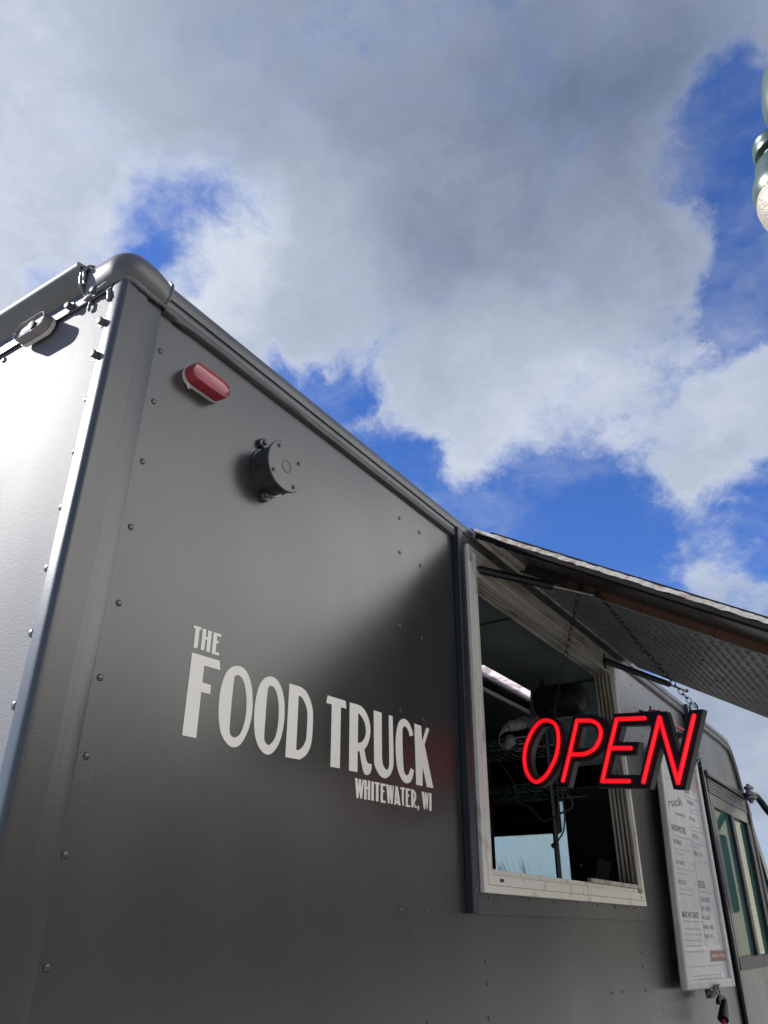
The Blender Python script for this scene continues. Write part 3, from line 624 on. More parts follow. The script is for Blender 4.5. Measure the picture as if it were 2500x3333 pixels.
for lp in ([(440,212),(630,272),(628,338),(580,330),(520,835),(413,805),(470,302),(412,268)],
           [(668,297),(763,322),(752,520),(798,530),(812,347),(913,378),(852,942),(752,912),(783,600),(738,590),(703,890),(603,868)],
           [(962,395),(1160,457),(1168,528),(1052,492),(1040,622),(1098,640),(1090,697),(1035,690),(1008,930),(1113,966),(1095,1027),(900,970)]):
    letter(sH, oH, [lp], False)
for lps in ([[(95,130),(140,140),(157,330),(166,150),(208,158),(218,320),(243,160),(268,170),(228,532),(196,528),(172,350),(157,522),(125,518)]],
            [[(275,168),(318,175),(316,300),(342,305),(344,180),(387,188),(384,558),(340,550),(342,350),(316,345),(314,550),(268,542)]],
            [[(412,198),(458,205),(455,572),(408,566)]],
            [[(475,207),(568,222),(568,268),(546,262),(545,588),(498,580),(498,255),(474,248)]],
            [[(590,232),(680,248),(682,292),(632,282),(632,365),(658,370),(658,408),(632,405),(630,562),(685,578),(680,618),(587,602)]],
            [[(696,255),(738,262),(752,430),(755,268),(798,276),(808,430),(822,278),(843,284),(818,632),(788,628),(765,470),(757,624),(728,620)]],
            [[(875,288),(918,298),(972,662),(925,655),(918,622),(888,615),(878,648),(850,645)], [(900,450),(912,575),(888,570)]],
            [[(972,308),(1055,322),(1055,362),(1032,358),(1034,668),(1012,668),(998,540),(996,350),(970,346)]],
            [[(1072,328),(1155,342),(1155,382),(1112,374),(1112,450),(1138,455),(1138,495),(1112,490),(1112,652),(1160,662),(1158,698),(1072,684)]],
            [[(1178,348),(1225,360),(1265,420),(1275,490),(1262,570),(1238,600),(1255,660),(1283,690),(1278,715),(1250,705),(1228,640),(1220,610),(1220,702),(1180,694)], [(1220,400),(1240,440),(1242,500),(1220,560)]],
            [[(1298,665),(1325,668),(1332,700),(1312,768),(1298,740),(1305,710)]],
            [[(1380,392),(1425,402),(1440,550),(1446,408),(1470,412),(1485,560),(1492,415),(1512,420),(1492,745),(1470,690),(1455,580),(1447,742),(1420,725)]],
            [[(1525,422),(1565,430),(1570,768),(1530,760)]]):
    letter(sW, oW, lps, False)

# ---- serving window: dark channel, grey surround, cream frame with deep grimy tracks
sw = empty('service_window', (2.4, 0, 1.78), truck)
mb = MB(); mb.box((1.724, -.020, 1.733), (1.752, -.0005, 2.70)); ch = mb.obj('gutter_channel', M['dark_trim'], sw, bevel=.002)
mb = MB(); mb.lathe([(.005, 0), (.004, .002), (.001, .003)], (1.738, -.020, 2.67), (0, -1, 0), 10); mb.lathe([(.004, 0), (.003, .002), (.001, .0025)], (1.738, -.020, 1.78), (0, -1, 0), 10); mb.obj('channel_screw', M['bolt'], sw)
mb = MB(); mb.prism([(1.7535, -.0005, 1.734), (1.7535, -.0005, 2.70), (1.79, -.0005, 2.672), (1.79, -.0005, 1.782)], (0, -.006, 0)); mb.obj('surround_flange', P, sw)
mb = MB(); mb.prism([(1.7545, -.0005, 1.733), (1.7905, -.0005, 1.781), (3.052, -.0005, 1.781), (3.078, -.0005, 1.733)], (0, -.006, 0)); mb.obj('surround_flange', P, sw)
F0, F1 = -.020, .056
XO0, XI0, XI1, XO1 = 1.787, 1.841, 2.966, 3.021; ZO0, ZI0, ZI1, ZO1 = 1.777, 1.829, 2.590, 2.672
# stepped rail section: (distance inwards from outer edge, depth Y)
def frame_rail(name, segs, mat):
    mb = MB()
    for lo, hi in segs: mb.box(lo, hi)
    return mb.obj(name, mat, sw, bevel=.0012)
frame_rail('frame_left_rail', [((XO0, F0+.003, ZO0), (XO0+.022, -.0007, ZO1)), ((XO0+.0225, F0, ZO0+.02), (XI0-.012, F1, ZO1-.02)), ((XI0-.0118, F0+.008, ZI0), (XI0-.004, F1, ZI1)), ((XI0-.0038, F0+.020, ZI0), (XI0, F0+.028, ZI1))], M['frame'])
frame_rail('frame_bottom_rail', [((XO0+.0005, F0+.002, ZO0), (XO1, -.0007, ZO0+.017)), ((XO0+.0235, F0-.001, ZO0+.0172), (XO1-.020, F1, ZI0-.013)), ((XI0-.011, F0+.010, ZI0-.0128), (XI1+.0, F0+.020, ZI0+.001)), ((XI0-.0115, F0+.034, ZI0-.0125), (XI1, F0+.046, ZI0+.001)), ((XI0-.011, F1-.012, ZI0-.0125), (XI1, F1, ZI0+.0012))], M['frame'])
frame_rail('frame_right_rail', [((XO1-.016, F0+.003, ZO0+.0005), (XO1, -.0007, ZO1)), ((XO1-.030, F0, ZO0+.02), (XO1-.0165, F0+.020, ZO1-.02))], M['frame'])
segs = [((XO1-.030, F0+.0205, ZI0), (XO1-.017, F1, ZI1+.05))]
for k in range(5): segs.append(((XI1+.002, F0+.004+.015*k, ZI0), (XI1+.0245, F0+.011+.015*k, ZI1+.03)))
frame_rail('frame_right_track', segs, M['frame_dirty'])
segs = [((XO0+.003, F0+.001, ZI1+.030), (XO1-.003, F0+.014, ZO1-.001)), ((XI0-.01, F0+.0145, ZI1+.045), (XI1+.03, F1, ZI1+.06))]
for k in range(5): segs.append(((XI0, F0+.0035+.015*k, ZI1+.004*(k % 2)), (XI1, F0+.0115+.015*k, ZI1+.0448)))
frame_rail('frame_top_rail', segs, M['frame_top'])
mb = MB(); mb.box((XI0+.66, F0+.004, ZI0+.0014), (XI1-.003, F0+.016, ZI0+.013)); mb.obj('loose_track_strip', M['frame_dirty'], sw, bevel=.001)
mb = MB(); mb.box((1.862, F0-.0014, ZO0+.025), (1.884, F0-.0009, ZO0+.032)); mb.box((2.955, F0-.0014, ZO0+.023), (2.966, F0-.0009, ZO0+.029)); mb.obj('weep_slot', M['black'], sw)
mb = MB()
for x in (1.83, 2.06, 2.22, 2.39, 2.56, 2.72, 2.84, 2.93): mb.lathe([(.0032, 0), (.003, .0015), (.001, .002)], (x, -.0068, 1.769), (0, -1, 0), 8)
mb.obj('flange_screw', M['bolt'], sw)

# ---- hatch: hinged above the window, hanging outwards and down
hatch = empty('serving_hatch', (2.4, -.033, 2.687), truck)
HA = R(30.7); HO = Vector((0, -math.cos(HA), -math.sin(HA))); HN = Vector((0, -math.sin(HA), math.cos(HA))); HP = Vector((0, -.033, 2.687))
def hp(x, l, h): return HP + Vector((x, 0, 0)) + HO*l + HN*h
def hbox(mb, x0, x1, l0, l1, h0, h1): return mb.box((x0, l0, h0), (x1, l1, h1), lambda v: hp(v.x, v.y, v.z))
HX0, HX1, HL = 1.806, 3.235, .915
mb = MB(); hbox(mb, HX0+.003, HX1-.003, -.036, HL, .026, .0295); mb.obj('outer_skin', P, hatch)
def ragged(x0, l0, l1, h0, h1, t, n=60):
    mb = MB(); up = []; dn = []
    for i in range(n+1):
        l = l0+(l1-l0)*i/n; up.append(h1+random.uniform(-.0012, .0012)); dn.append(h0+random.uniform(-.0015, .0015))
    vs = []
    for i in range(n+1):
        l = l0+(l1-l0)*i/n; vs += [hp(x0, l, dn[i]), hp(x0, l, up[i]), hp(x0+t, l, up[i]), hp(x0+t, l, dn[i])]
    fs = [(i*4+k, i*4+(k+1) % 4, i*4+4+(k+1) % 4, i*4+4+k) for i in range(n) for k in range(4)] + [(0, 1, 2, 3), tuple(n*4+k for k in range(4))]
    return mb.add(vs, fs)
ragged(HX0-.001, -.02, HL, .0195, .0305, .004).obj('edge_lip', M['peeled'], hatch, label='peeling white edge lip with rust spots')
ragged(HX1-.003, -.005, HL, .0195, .0305, .004).obj('edge_lip', M['peeled'], hatch)
mb = MB(); hbox(mb, HX0, HX1, HL+.0005, HL+.004, .010, .031); mb.obj('edge_lip', M['peeled'], hatch)
mb = MB(); hbox(mb, HX0+.004, HX0+.016, -.01, HL-.002, .008, .0255); hbox(mb, HX0+.017, HX0+.060, -.005, HL-.003, .014, .0255); mb.obj('rubber_seal', M['rubber'], hatch)
mb = MB(); hbox(mb, HX0+.061, 2.064, -.004, HL-.002, .047, .050); mb.obj('recess_panel', M['rubber'], hatch)
mb = MB(); hbox(mb, HX0+.0605, HX0+.066, -.004, HL-.004, .0258, .0469); mb.obj('recess_edge', M['rubber'], hatch)
pl_l = [.18, .42, .62, HL-.01]
for i in range(3):
    mb = MB(); hbox(mb, 2.0665, 2.088, pl_l[i]+.001, pl_l[i+1]-.001, .0035, .0465); mb.obj('batten', M['wood'], hatch, bevel=.001)
mb = MB(); hbox(mb, 2.0667, 2.088, .02, .179, .0035, .0465); mb.obj('batten', M['inner_dark'], hatch, bevel=.001)
mb = MB(); mb.tube([hp(2.060, .10, .050), hp(2.060, .5, .0485), hp(2.060, HL-.01, .050)], .0032, 8); mb.obj('edge_rod', M['steel'], hatch)
mb = MB(); hbox(mb, 3.19, 3.212, .03, HL-.01, .0035, .0255); mb.obj('batten', M['wood'], hatch)
mb = MB(); hbox(mb, 2.066, 3.214, .03, HL-.004, -.0005, .003); tp = mb.obj('tread_plate', M['tread'], hatch)
# raised lugs of the tread plate
lm = MB(); a_, b_, h_ = .0155, .0036, .0028
lm.add([(-a_, 0, 0), (-a_*.55, -b_, 0), (a_*.55, -b_, 0), (a_, 0, 0), (a_*.55, b_, 0), (-a_*.55, b_, 0), (-a_*.6, 0, h_), (a_*.6, 0, h_)],
       [(0, 1, 6), (1, 2, 7, 6), (2, 3, 7), (3, 4, 7), (4, 5, 6, 7), (5, 0, 6)])
LUG = lm.mesh('tread_lug', M['tread'], 80)
B0 = Matrix((Vector((1, 0, 0)), HO, -HN)).transposed().to_3x3()
pitch = .033; lugs = []
for i in range(35):
    for j in range(27):
        x = 2.083+i*pitch; l = .048+j*pitch
        if x > 3.2 or l > HL-.02: continue
        lugs.append((hp(x, l, -.0006), 45 if (i+j) % 2 else -45))
lugs.sort(key=lambda q: (q[0]-CAM).length)
def in_view(p):
    d = p-CAM; k = d.dot(FWD); return abs(d.dot(RGT)/k) < .52 and abs(d.dot(UPV)/k) < .68
lugs = [q for q in lugs if in_view(q[0])] + [q for q in lugs if not in_view(q[0])]
lq = {a: (B0 @ Matrix.Rotation(R(a), 3, 'Z')).to_euler() for a in (45, -45)}
for p, a in lugs[:300]: place('tread_lug', LUG, p, hatch, lq[a])
mb = MB()
for p, a in lugs[300:]:
    Rm = B0 @ Matrix.Rotation(R(a), 3, 'Z'); mb.add([p + Rm @ Vector(v) for v in lm.v], lm.f)
tag(mb.obj('tread_pattern', M['tread'], hatch, sharp=80), kind='stuff')
mb = MB()
for (x, l) in ((2.2, .30), (2.45, .50), (2.75, .47), (2.62, .72), (3.0, .70), (2.86, .24), (3.16, .3), (3.17, .62)): mb.lathe([(.006, 0), (.0055, .002), (.002, .0035)], hp(x, l, -.0006), -HN, 10)
mb.obj('plate_bolt', M['black'], hatch)
mb = MB(); mb.tube(crv3([hp(2.10, .80, -.004), hp(2.135, .805, -.012), hp(2.16, .79, -.010), hp(2.15, .775, -.006), hp(2.11, .785, -.006)], 5), .003, 8); mb.obj('latch_hook', M['steel'], hatch)
mb = MB(); mb.tube([hp(HX0+.02, -.002, .008), hp(HX1-.03, -.002, .008)], .007, 10); hbox(mb, HX0+.02, HX1-.03, -.03, .031, .010, .0255); mb.obj('hinge', M['frame_dirty'], hatch)
# gas struts
def strut(p1, pm, p2):
    s = empty('gas_strut', p1, truck)
    MB().tube([p1, pm], .0118, 12).obj('cylinder', M['black'], s, sharp=50)
    MB().tube([pm, p2], .0055, 10).obj('rod', M['steel'], s, sharp=50)
    mb = MB(); mb.lathe([(.009, -.008), (.011, 0), (.009, .008)], p1, (1, 0, 0), 12); mb.lathe([(.006, -.006), (.008, 0), (.006, .006)], p2, (1, 0, 0), 12); mb.obj('ball_joint', M['black'], s)
    mb = MB(); mb.box((p1.x-.012, -.012, p1.z-.035), (p1.x-.002, .0, p1.z+.035)) if p1.x < 2.5 else mb.box((p1.x+.002, -.022, p1.z-.03), (p1.x+.018, -.0, p1.z+.03)); mb.obj('bracket', M['dark_trim'], s)
p1 = onX(1548, 1852, 1.848); p2 = onP(1952, 1942, hp(0, 0, .012), HN); pm = p1.lerp(p2, .62)
strut(p1, pm, p2)
p1 = onY(1966, 2150, -.02); p2 = onP(2235, 2248, hp(0, 0, -.004), HN); strut(p1, p1.lerp(p2, .78), p2)

# ---- cab door with sliding window, louvred header and drip rail
door = empty('cab_door', (4.32, 0, TB), truck)
mb = MB(); mb.box((4.262, -.012, TB), (4.292, -.0005, 2.66)); mb.obj('door_seal', M['rubber'], truck)
mb = MB(); mb.box((4.293, -.016, TB), (4.32, -.0005, 2.60)); mb.obj('door_edge', P, door, bevel=.003)
PL = lambda x0, x1, z0, z1, y0, y1: MB().box((x0, y0, z0), (x1, y1, z1))
mb = PL(4.325, 5.39, 2.405, 2.43, -.03, -.0005); mb.obj('drip_rail', P, door, bevel=.004)
mb = MB()
for k in range(5): mb.box((4.36, -.014+.001*(k % 2), 2.328+.0145*k), (5.30, -.0005, 2.340+.0145*k))
mb.obj('header_louvre', M['rail'], door, bevel=.001)
mb = MB()
for x in (4.42, 4.66, 4.95, 5.2): mb.lathe([(.006, 0), (.005, .002), (.001, .003)], (x, -.0145, 2.385), (0, -1, 0), 8)
mb.obj('header_screw', M['bolt'], door)
PL(4.36, 5.30, 2.265, 2.3265, -.010, .02).obj('header_panel', P, door, bevel=.002)
wf = empty('door_window', (4.4, 0, 1.585), door)
PL(4.36, 4.43, 1.56, 2.265, -.010, .02).obj('sash', P, wf, bevel=.002)
PL(4.36, 5.32, 1.545, 1.60, -.012, .03).obj('sash', M['dark_trim'], wf, bevel=.002)
PL(4.80, 4.865, 1.60, 2.262, -.013, .02).obj('sash', M['dark_trim'], wf, bevel=.002)
PL(5.22, 5.32, 1.60, 2.262, -.013, .02).obj('sash', M['dark_trim'], wf, bevel=.002)
PL(4.431, 4.799, 1.601, 2.264, .004, .008).obj('pane', M['cab_glass'], wf)
PL(4.866, 5.219, 1.601, 2.264, .008, .012).obj('pane', M['cab_glass'], wf)
PL(5.325, 5.385, TB, 2.39, -.018, -.0005).obj('pillar', M['dark_trim'], door, bevel=.004)
q = [(x, .012, z) for x, z in quarter]; mb = MB(); mb.prism(q, (0, .004, 0)); mb.obj('quarter_pane', M['cab_glass'], truck)
# mirror on its bent arm
mr = empty('side_mirror', (5.4, -.02, 2.42), truck)
ma = onY(2418, 2590, -.01); mbp = onY(2442, 2589, -.06); 
mb = MB(); mb.tube(crv3([ma+Vector((0, .01, .004)), ma+Vector((.02, -.01, 0)), mbp+Vector((-.01, .01, -.01)), mbp+Vector((0, 0, -.008))], 4), .011, 8); mb.lathe([(.018, 0), (.016, .01), (.008, .014)], (ma.x, -.0005, ma.z), (0, -1, 0), 10); mb.obj('bracket', M['rail'], mr)
mb = MB(); mb.lathe([(.010, -.045), (.016, -.03), (.030, -.022), (.034, -.014), (.034, -.008), (.026, -.004), (.036, .004), (.036, .012), (.022, .018), (.02, .032), (.028, .036), (.028, .048), (.014, .054), (.010, .064)], mbp, (0, 0, 1), 14); mb.obj('clamp', M['steel'], mr)
e1 = onY(2500, 2640, -.12); e2 = onY(2560, 2705, -.20)
mb = MB(); mb.tube(crv3([mbp, onY(2458, 2590, -.07), onY(2475, 2607, -.085), e1, e2], 6), .020, 10); mb.obj('arm', M['black'], mr)
mb = MB(); mb.box((e2.x-.03, e2.y-.11, e2.z-.42), (e2.x+.04, e2.y+.07, e2.z)); mb.obj('mirror_head', M['black'], mr, bevel=.02)

# small things fixed to the side: bracket post and hook above the menu
bk = empty('bracket_post', onY(2232, 2330), truck)
q1 = onY(2238, 2298, -.02); q2 = onY(2262, 2425, -.02)
MB().box((q1.x-.05, -.03, q2.z-.05), (q1.x+.04, -.0005, q1.z)).obj('bracket_body', M['dark_trim'], bk, bevel=.003)
hk = onY(2217, 2392, -.012)
mb = MB(); mb.lathe([(.018, 0), (.014, .006), (.006, .02), (.005, .035)], (hk.x, -.0005, hk.z), (0, -1, 0), 12); mb.tube(crv3([(hk.x, -.03, hk.z), (hk.x, -.045, hk.z+.005), (hk.x, -.05, hk.z+.03), (hk.x, -.035, hk.z+.035)], 5), .005, 6); mb.obj('cord_hook', M['black'], truck)
h2 = onY(2094, 2320, -.012)
mb = MB(); mb.lathe([(.016, 0), (.012, .006), (.005, .02), (.004, .03)], (h2.x, -.0005, h2.z), (0, -1, 0), 12); mb.tube(crv3([(h2.x, -.028, h2.z), (h2.x, -.042, h2.z+.004), (h2.x, -.045, h2.z+.025)], 5), .004, 6); mb.obj('cord_hook', M['black'], truck)

# ------------------------------------------------------------------ things inside the truck
RX = 2.85
def inn(u, v, x=RX): return onX(u, v, x)
rk = empty('wire_rack', (RX, .6, 1.0)); tag(rk, 'dark wire shelf rack inside the serving window holding the towel', 'wire rack')
ya, yb = inn(1795, 2590).y, inn(1560, 2600).y+.15
def wshelf(z, dep, mat, hgt):
    mb = MB()
    for k in range(3): mb.tube([(RX, ya, z-hgt*k/2), (RX, yb, z-hgt*k/2)], .0042, 6)
    n = 16
    for row in range(2):
        zz0, zz1 = z-hgt*row/2, z-hgt*(row+1)/2
        pts = [(RX-.001, ya+(yb-ya)*i/n, zz0 if i % 2 == 0 else zz1) for i in range(n+1)]; mb.tube(pts, .003, 5)
    for i in range(14): y = ya+(yb-ya)*i/13; mb.tube([(RX, y, z+.004), (RX+dep, y, z+.004)], .0028, 5)
    for x in (RX+dep*.5, RX+dep): mb.tube([(x, ya, z), (x, yb, z)], .004, 6)
    return mb.obj('shelf', mat, rk)
zs1 = inn(1700, 2556).z; zs2 = inn(1700, 2402).z
wshelf(zs1, .4, M['wire_green'], .06); wshelf(zs2, .4, M['wire'], .05)
for (x, y) in ((RX-.008, ya-.005), (RX-.008, yb), (RX+.4, yb)):
    MB().tube([(x, y, .6), (x, y, CZ-.06)], .0095, 10).obj('post', M['wire'], rk)
# rolled towel hanging over the shelf front
tb = inn(1636, 2412); tt = inn(1650, 2365); te = inn(1722, 2345)
mb = MB(); mb.tube(crv3([inn(1712, 2360, RX-.01), inn(1680, 2360, RX-.02), inn(1650, 2368, RX-.03), inn(1628, 2390, RX-.035), inn(1625, 2415, RX-.035), inn(1640, 2432, RX-.03), inn(1658, 2418, RX-.03), inn(1660, 2400, RX-.02)], 5), [.012+.010*math.sin(.25*i)+random.uniform(-.003, .003) for i in range(36)], 10)
tag(mb.obj('towel', M['towel'], sharp=80), 'pale rolled towel draped over the top wire shelf', 'towel')
mb = MB(); pts = [inn(*q, x=RX-.002) for q in ((1678, 2338), (1700, 2330), (1725, 2336), (1758, 2330), (1740, 2372), (1690, 2362))]
mb.prism(pts, (.03, 0, 0)); tag(mb.obj('paper_bag', M['board_grey'], bevel=.004), 'crumpled grey paper bag lying beside the towel', 'paper bag')
mb = MB(); a = inn(1727, 2216, RX+.06); b = inn(1850, 2206, RX+.06); c_ = inn(1722, 2345, RX+.06); d_ = inn(1800, 2345, RX+.06)
mb.prism([c_, a, b, Vector((b.x, b.y, d_.z))], (.012, 0, 0)); tag(mb.obj('cutting_board', M['board_grey'], bevel=.004), 'upright grey cutting board standing behind the black speaker', 'cutting board')
s0 = inn(1755, 2290, RX-.02); s1 = inn(1905, 2270, RX-.02)
ax = (s1-s0); Ls = ax.length
sp = empty('speaker', s0); tag(sp, 'black barrel shaped speaker on the top wire shelf', 'speaker')
MB().lathe([(.045, 0), (.058, .006), (.062, .02), (.062, Ls-.05), (.055, Ls-.015), (.035, Ls)], s0, ax, 24).obj('body', M['black'], sp, sharp=40)
MB().lathe([(.05, -.003), (.046, -.006), (.02, -.007)], s0, ax, 20).obj('end_cap', M['dark_trim'], sp)
bt = inn(1822, 2468, RX+.12); bo = empty('sauce_bottle', bt); tag(bo, 'small sauce bottle with pale label on the wire rack', 'bottle')
MB().lathe([(.016, -.04), (.018, -.036), (.018, .01), (.009, .03), (.009, .04)], bt, (0, 0, 1), 16).obj('body', M['board_grey'], bo)
MB().lathe([(.0185, -.028), (.0185, .004)], bt, (0, 0, 1), 16).obj('label', M['white'], bo)
MB().lathe([(.010, .0405), (.010, .055), (.004, .062)], bt, (0, 0, 1), 12).obj('cap', M['black'], bo)
# cables dangling in the opening
tag(MB().tube(crv3([inn(1590, 2480, 2.72), inn(1602, 2464, 2.72), inn(1625, 2486, 2.72), inn(1652, 2515, 2.72), inn(1675, 2560, 2.72), inn(1686, 2612, 2.72), inn(1720, 2624, 2.72), inn(1745, 2652, 2.72), inn(1768, 2673, 2.72), inn(1800, 2662, 2.72), inn(1830, 2645, 2.72), inn(1858, 2632, 2.72), inn(1862, 2610, 2.72), inn(1845, 2585, 2.72), inn(1826, 2560, 2.72)], 5), .0035, 6).obj('cable', M['cable']), 'long grey cable looping across the dark opening', 'cable')
cc = MB(); cc.tube(crv3([inn(1812, 2540, 2.70), inn(1816, 2600, 2.70), inn(1817, 2670, 2.70), inn(1818, 2715, 2.70)], 5), .0028, 6)
tag(cc.obj('cable', M['cable']), 'straight grey cable hanging below the letter O', 'cable')
ub = empty('cable', inn(1828, 2560, 2.71)); tag(ub, 'grey charging cable ending in a plug above the teal windscreen', 'cable')
MB().tube(crv3([inn(1826, 2555, 2.71), inn(1834, 2620, 2.71), inn(1838, 2670, 2.71), inn(1832, 2710, 2.71), inn(1812, 2742, 2.71)], 5), .0028, 6).obj('wire', M['cable'], ub)
MB().tube([inn(1812, 2743, 2.71), inn(1797, 2756, 2.71)], .0075, 6).obj('plug', M['cable'], ub)
# dark header over the windscreen seen through the truck, tall cabinet and note
mb = MB(); BX = 4.25; pts = []
z_h = onX(1700, 2717, BX).z; yl = TW-.07; yr = onX(1806, 2717, BX).y
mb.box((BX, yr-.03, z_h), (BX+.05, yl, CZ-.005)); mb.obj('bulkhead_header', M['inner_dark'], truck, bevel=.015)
cy0, cy1 = inn(2100, 2800, 3.65).y, inn(1848, 2760, 3.65).y
cb = empty('cabinet', (3.65, .2, TB+.05)); tag(cb, 'tall dark cabinet inside the truck right of the windscreen', 'cabinet')
ztop = inn(1850, 2655, 3.65).z+.12
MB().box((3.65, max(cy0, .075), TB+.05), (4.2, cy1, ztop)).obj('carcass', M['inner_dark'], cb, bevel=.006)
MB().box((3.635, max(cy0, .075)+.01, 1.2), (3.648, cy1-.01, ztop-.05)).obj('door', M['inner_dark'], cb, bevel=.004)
MB().lathe([(.012, 0), (.014, .012), (.008, .018)], inn(1895, 2825, 3.634), (-1, 0, 0), 12).obj('knob', M['steel'], cb)
mb = MB(); pq = [inn(*q, x=3.632) for q in ((1949, 2793), (1992, 2810), (1980, 2868), (1937, 2858))]; mb.prism(pq, (-.0012, 0, 0))
tag(mb.obj('paper_note', M['paper']), 'grey paper note taped to the dark cabinet by the sill', 'paper note')

# ------------------------------------------------------------------ OPEN sign on its chains
SO = CAM + ray(1990, 2440)*((Vector((1.99, -.30, 0))-Vector((CAM.x, CAM.y, 0))).length/Vector((ray(1990, 2440).x, ray(1990, 2440).y)).length)
la = R(33.682+42.4); el_ = R(7.7)
SE1 = -Vector((math.cos(la)*math.cos(el_), math.sin(la)*math.cos(el_), math.sin(el_)))      # along the word, left to right
SN = SE1.cross(Vector((0, 0, 1))).normalized()
if SN.dot(CAM-SO) < 0: SN = -SN
SE2 = SN.cross(SE1).normalized()
if SE2.z < 0: SE2 = -SE2
def sg(u, v, off=0.0):
    p = onP(u, v, SO+SN*off, SN)-SO; return (p.dot(SE1), p.dot(SE2))
def sgw(a, b, c=0.0): return SO+SE1*a+SE2*b+SN*c
A5 = lambda x, y: (1660+x/4.879, 2250+y/4.879)
A6 = lambda x, y: (1950+x/4.366, 2250+y/4.366)
sign = empty('open_sign', SO); tag(sign, 'red glowing neon OPEN sign on black backing hung by chains', 'neon sign')
def sign_part(loops, name, mat, c0, c1):
    return weld(fill_mesh(loops, c1-c0, lambda a, b, c: sgw(a, b, c+(c0+c1)/2), name, mat)).obj(name, mat, sign)
Oc = [(590,463),(700,510),(755,620),(770,760),(760,900),(720,1060),(650,1210),(560,1350),(430,1440),(330,1390),(260,1270),(228,1100),(240,930),(285,780),(350,640),(440,520),(510,475)]
def offs(loop, d):
    n = len(loop); o = []
    for i in range(n):
        a, b = loop[i-1], loop[(i+1) % n]; t = Vector((b[0]-a[0], b[1]-a[1])).normalized(); o.append(Vector((loop[i][0]-t.y*d, loop[i][1]+t.x*d)))
    return o
Os = [Vector((p.x+22, p.y+12)) for p in crv(Oc, True, 4)]
def sp2(pts, f, off=0.0): return [sg(*f(p[0], p[1]), off) for p in pts]
TH = .022
oo, oi = offs(Os, -74), offs(Os, 74)
H_P = [(1005,372,c),(1330,372,c),(1450,415),(1540,520),(1578,650),(1545,830),(1440,985),(1300,1080),(1150,1112),(1085,1112,c),(1020,1112,c),(925,1520,c),(740,1520,c)]
H_Ph = [(1157,560,c),(1265,545),(1340,580),(1388,680),(1368,790),(1295,880),(1210,907,c),(1080,907,c)]
H_E = [(212,318),(955,283),(1010,470),(1130,895),(1283,268),(1480,255),(1220,1398),(1060,1392),(885,745),(722,1385),(-36,1369)]
H_Eh = [(330,490),(755,478),(590,1187),(165,1187),(235,905),(530,903),(575,718),(275,722)]
for lps, nm in (([sp2(oo, A5), sp2(oi, A5)], 'O'), ([sp2(loop2d(H_P), A5), sp2(loop2d(H_Ph), A5)], 'P'), ([sp2(H_E, A6), sp2(H_Eh, A6)], 'E')):
    dz = {'O': 0, 'P': -.0006, 'E': .0006}[nm]
    sign_part(lps, 'letter_backing', M['sign_black'], -.0035+dz, dz)
    sign_part(lps, 'letter_edge', M['sign_side'], -TH+dz, -.0036+dz)
def tube2(pts, f, closed=False, r=.0055):
    mb = MB(); P2 = [sgw(*sg(*f(p[0], p[1]), .006), .006) for p in pts]
    mb.tube(P2, r, 12, closed=closed); return mb
tube2([(p.x, p.y) for p in crv(Oc, True, 4)], A5, True).obj('neon_tube', M['neon'], sign, sharp=60)
Pt = [(840,1420),(945,1003),(1065,465),(1270,465)]; Pc = [(1270,465),(1380,510),(1435,600),(1440,690),(1410,800),(1330,920),(1200,990),(1100,1003),(945,1003)]
def bentrun(runs, f):
    mb = MB()
    for rr in runs: mb.tube([sgw(*sg(*f(p[0], p[1]), .006), .006) for p in rr], .0055, 12)
    for rr in runs:
        for p in (rr[0], rr[-1]):
            w_ = sgw(*sg(*f(p[0], p[1]), .006), .006); mb.lathe([(.0055*math.cos(R(a)), .0055*math.sin(R(a))) for a in (-88, -60, -30, 0, 30, 60, 88)], w_, SN, 12)
    return mb.obj('neon_tube', M['neon'], sign, sharp=60)
bentrun([[(840,1420),(945,1003),(1065,465)], [(1065,465),(1270,465)]+[(p.x, p.y) for p in crv(Pc, False, 4)][1:]], A5)
bentrun([[(645,382),(250,398)], [(250,398),(150,810),(45,1277)], [(45,1277),(425,1277)], [(150,808),(450,808)]], A6)
bentrun([[(630,1290),(858,372)], [(858,372),(1122,1300)], [(1122,1300),(1350,345)]], A6)
MB().tube(crv3([sgw(*sg(2102, 2314), -.02), sgw(*sg(2113, 2309), -.022), sgw(*sg(2120, 2312), -.02), sgw(*sg(2135, 2311), -.02)], 4), .0035, 6).obj('lead_wire', M['cord_red'], sign)
MB().tube(crv3([sgw(*sg(2112, 2362), -.012), sgw(*sg(2114, 2370), -.012), sgw(*sg(2120, 2377), -.012)], 4), .0022, 6).obj('lead_wire', M['black'], sign)
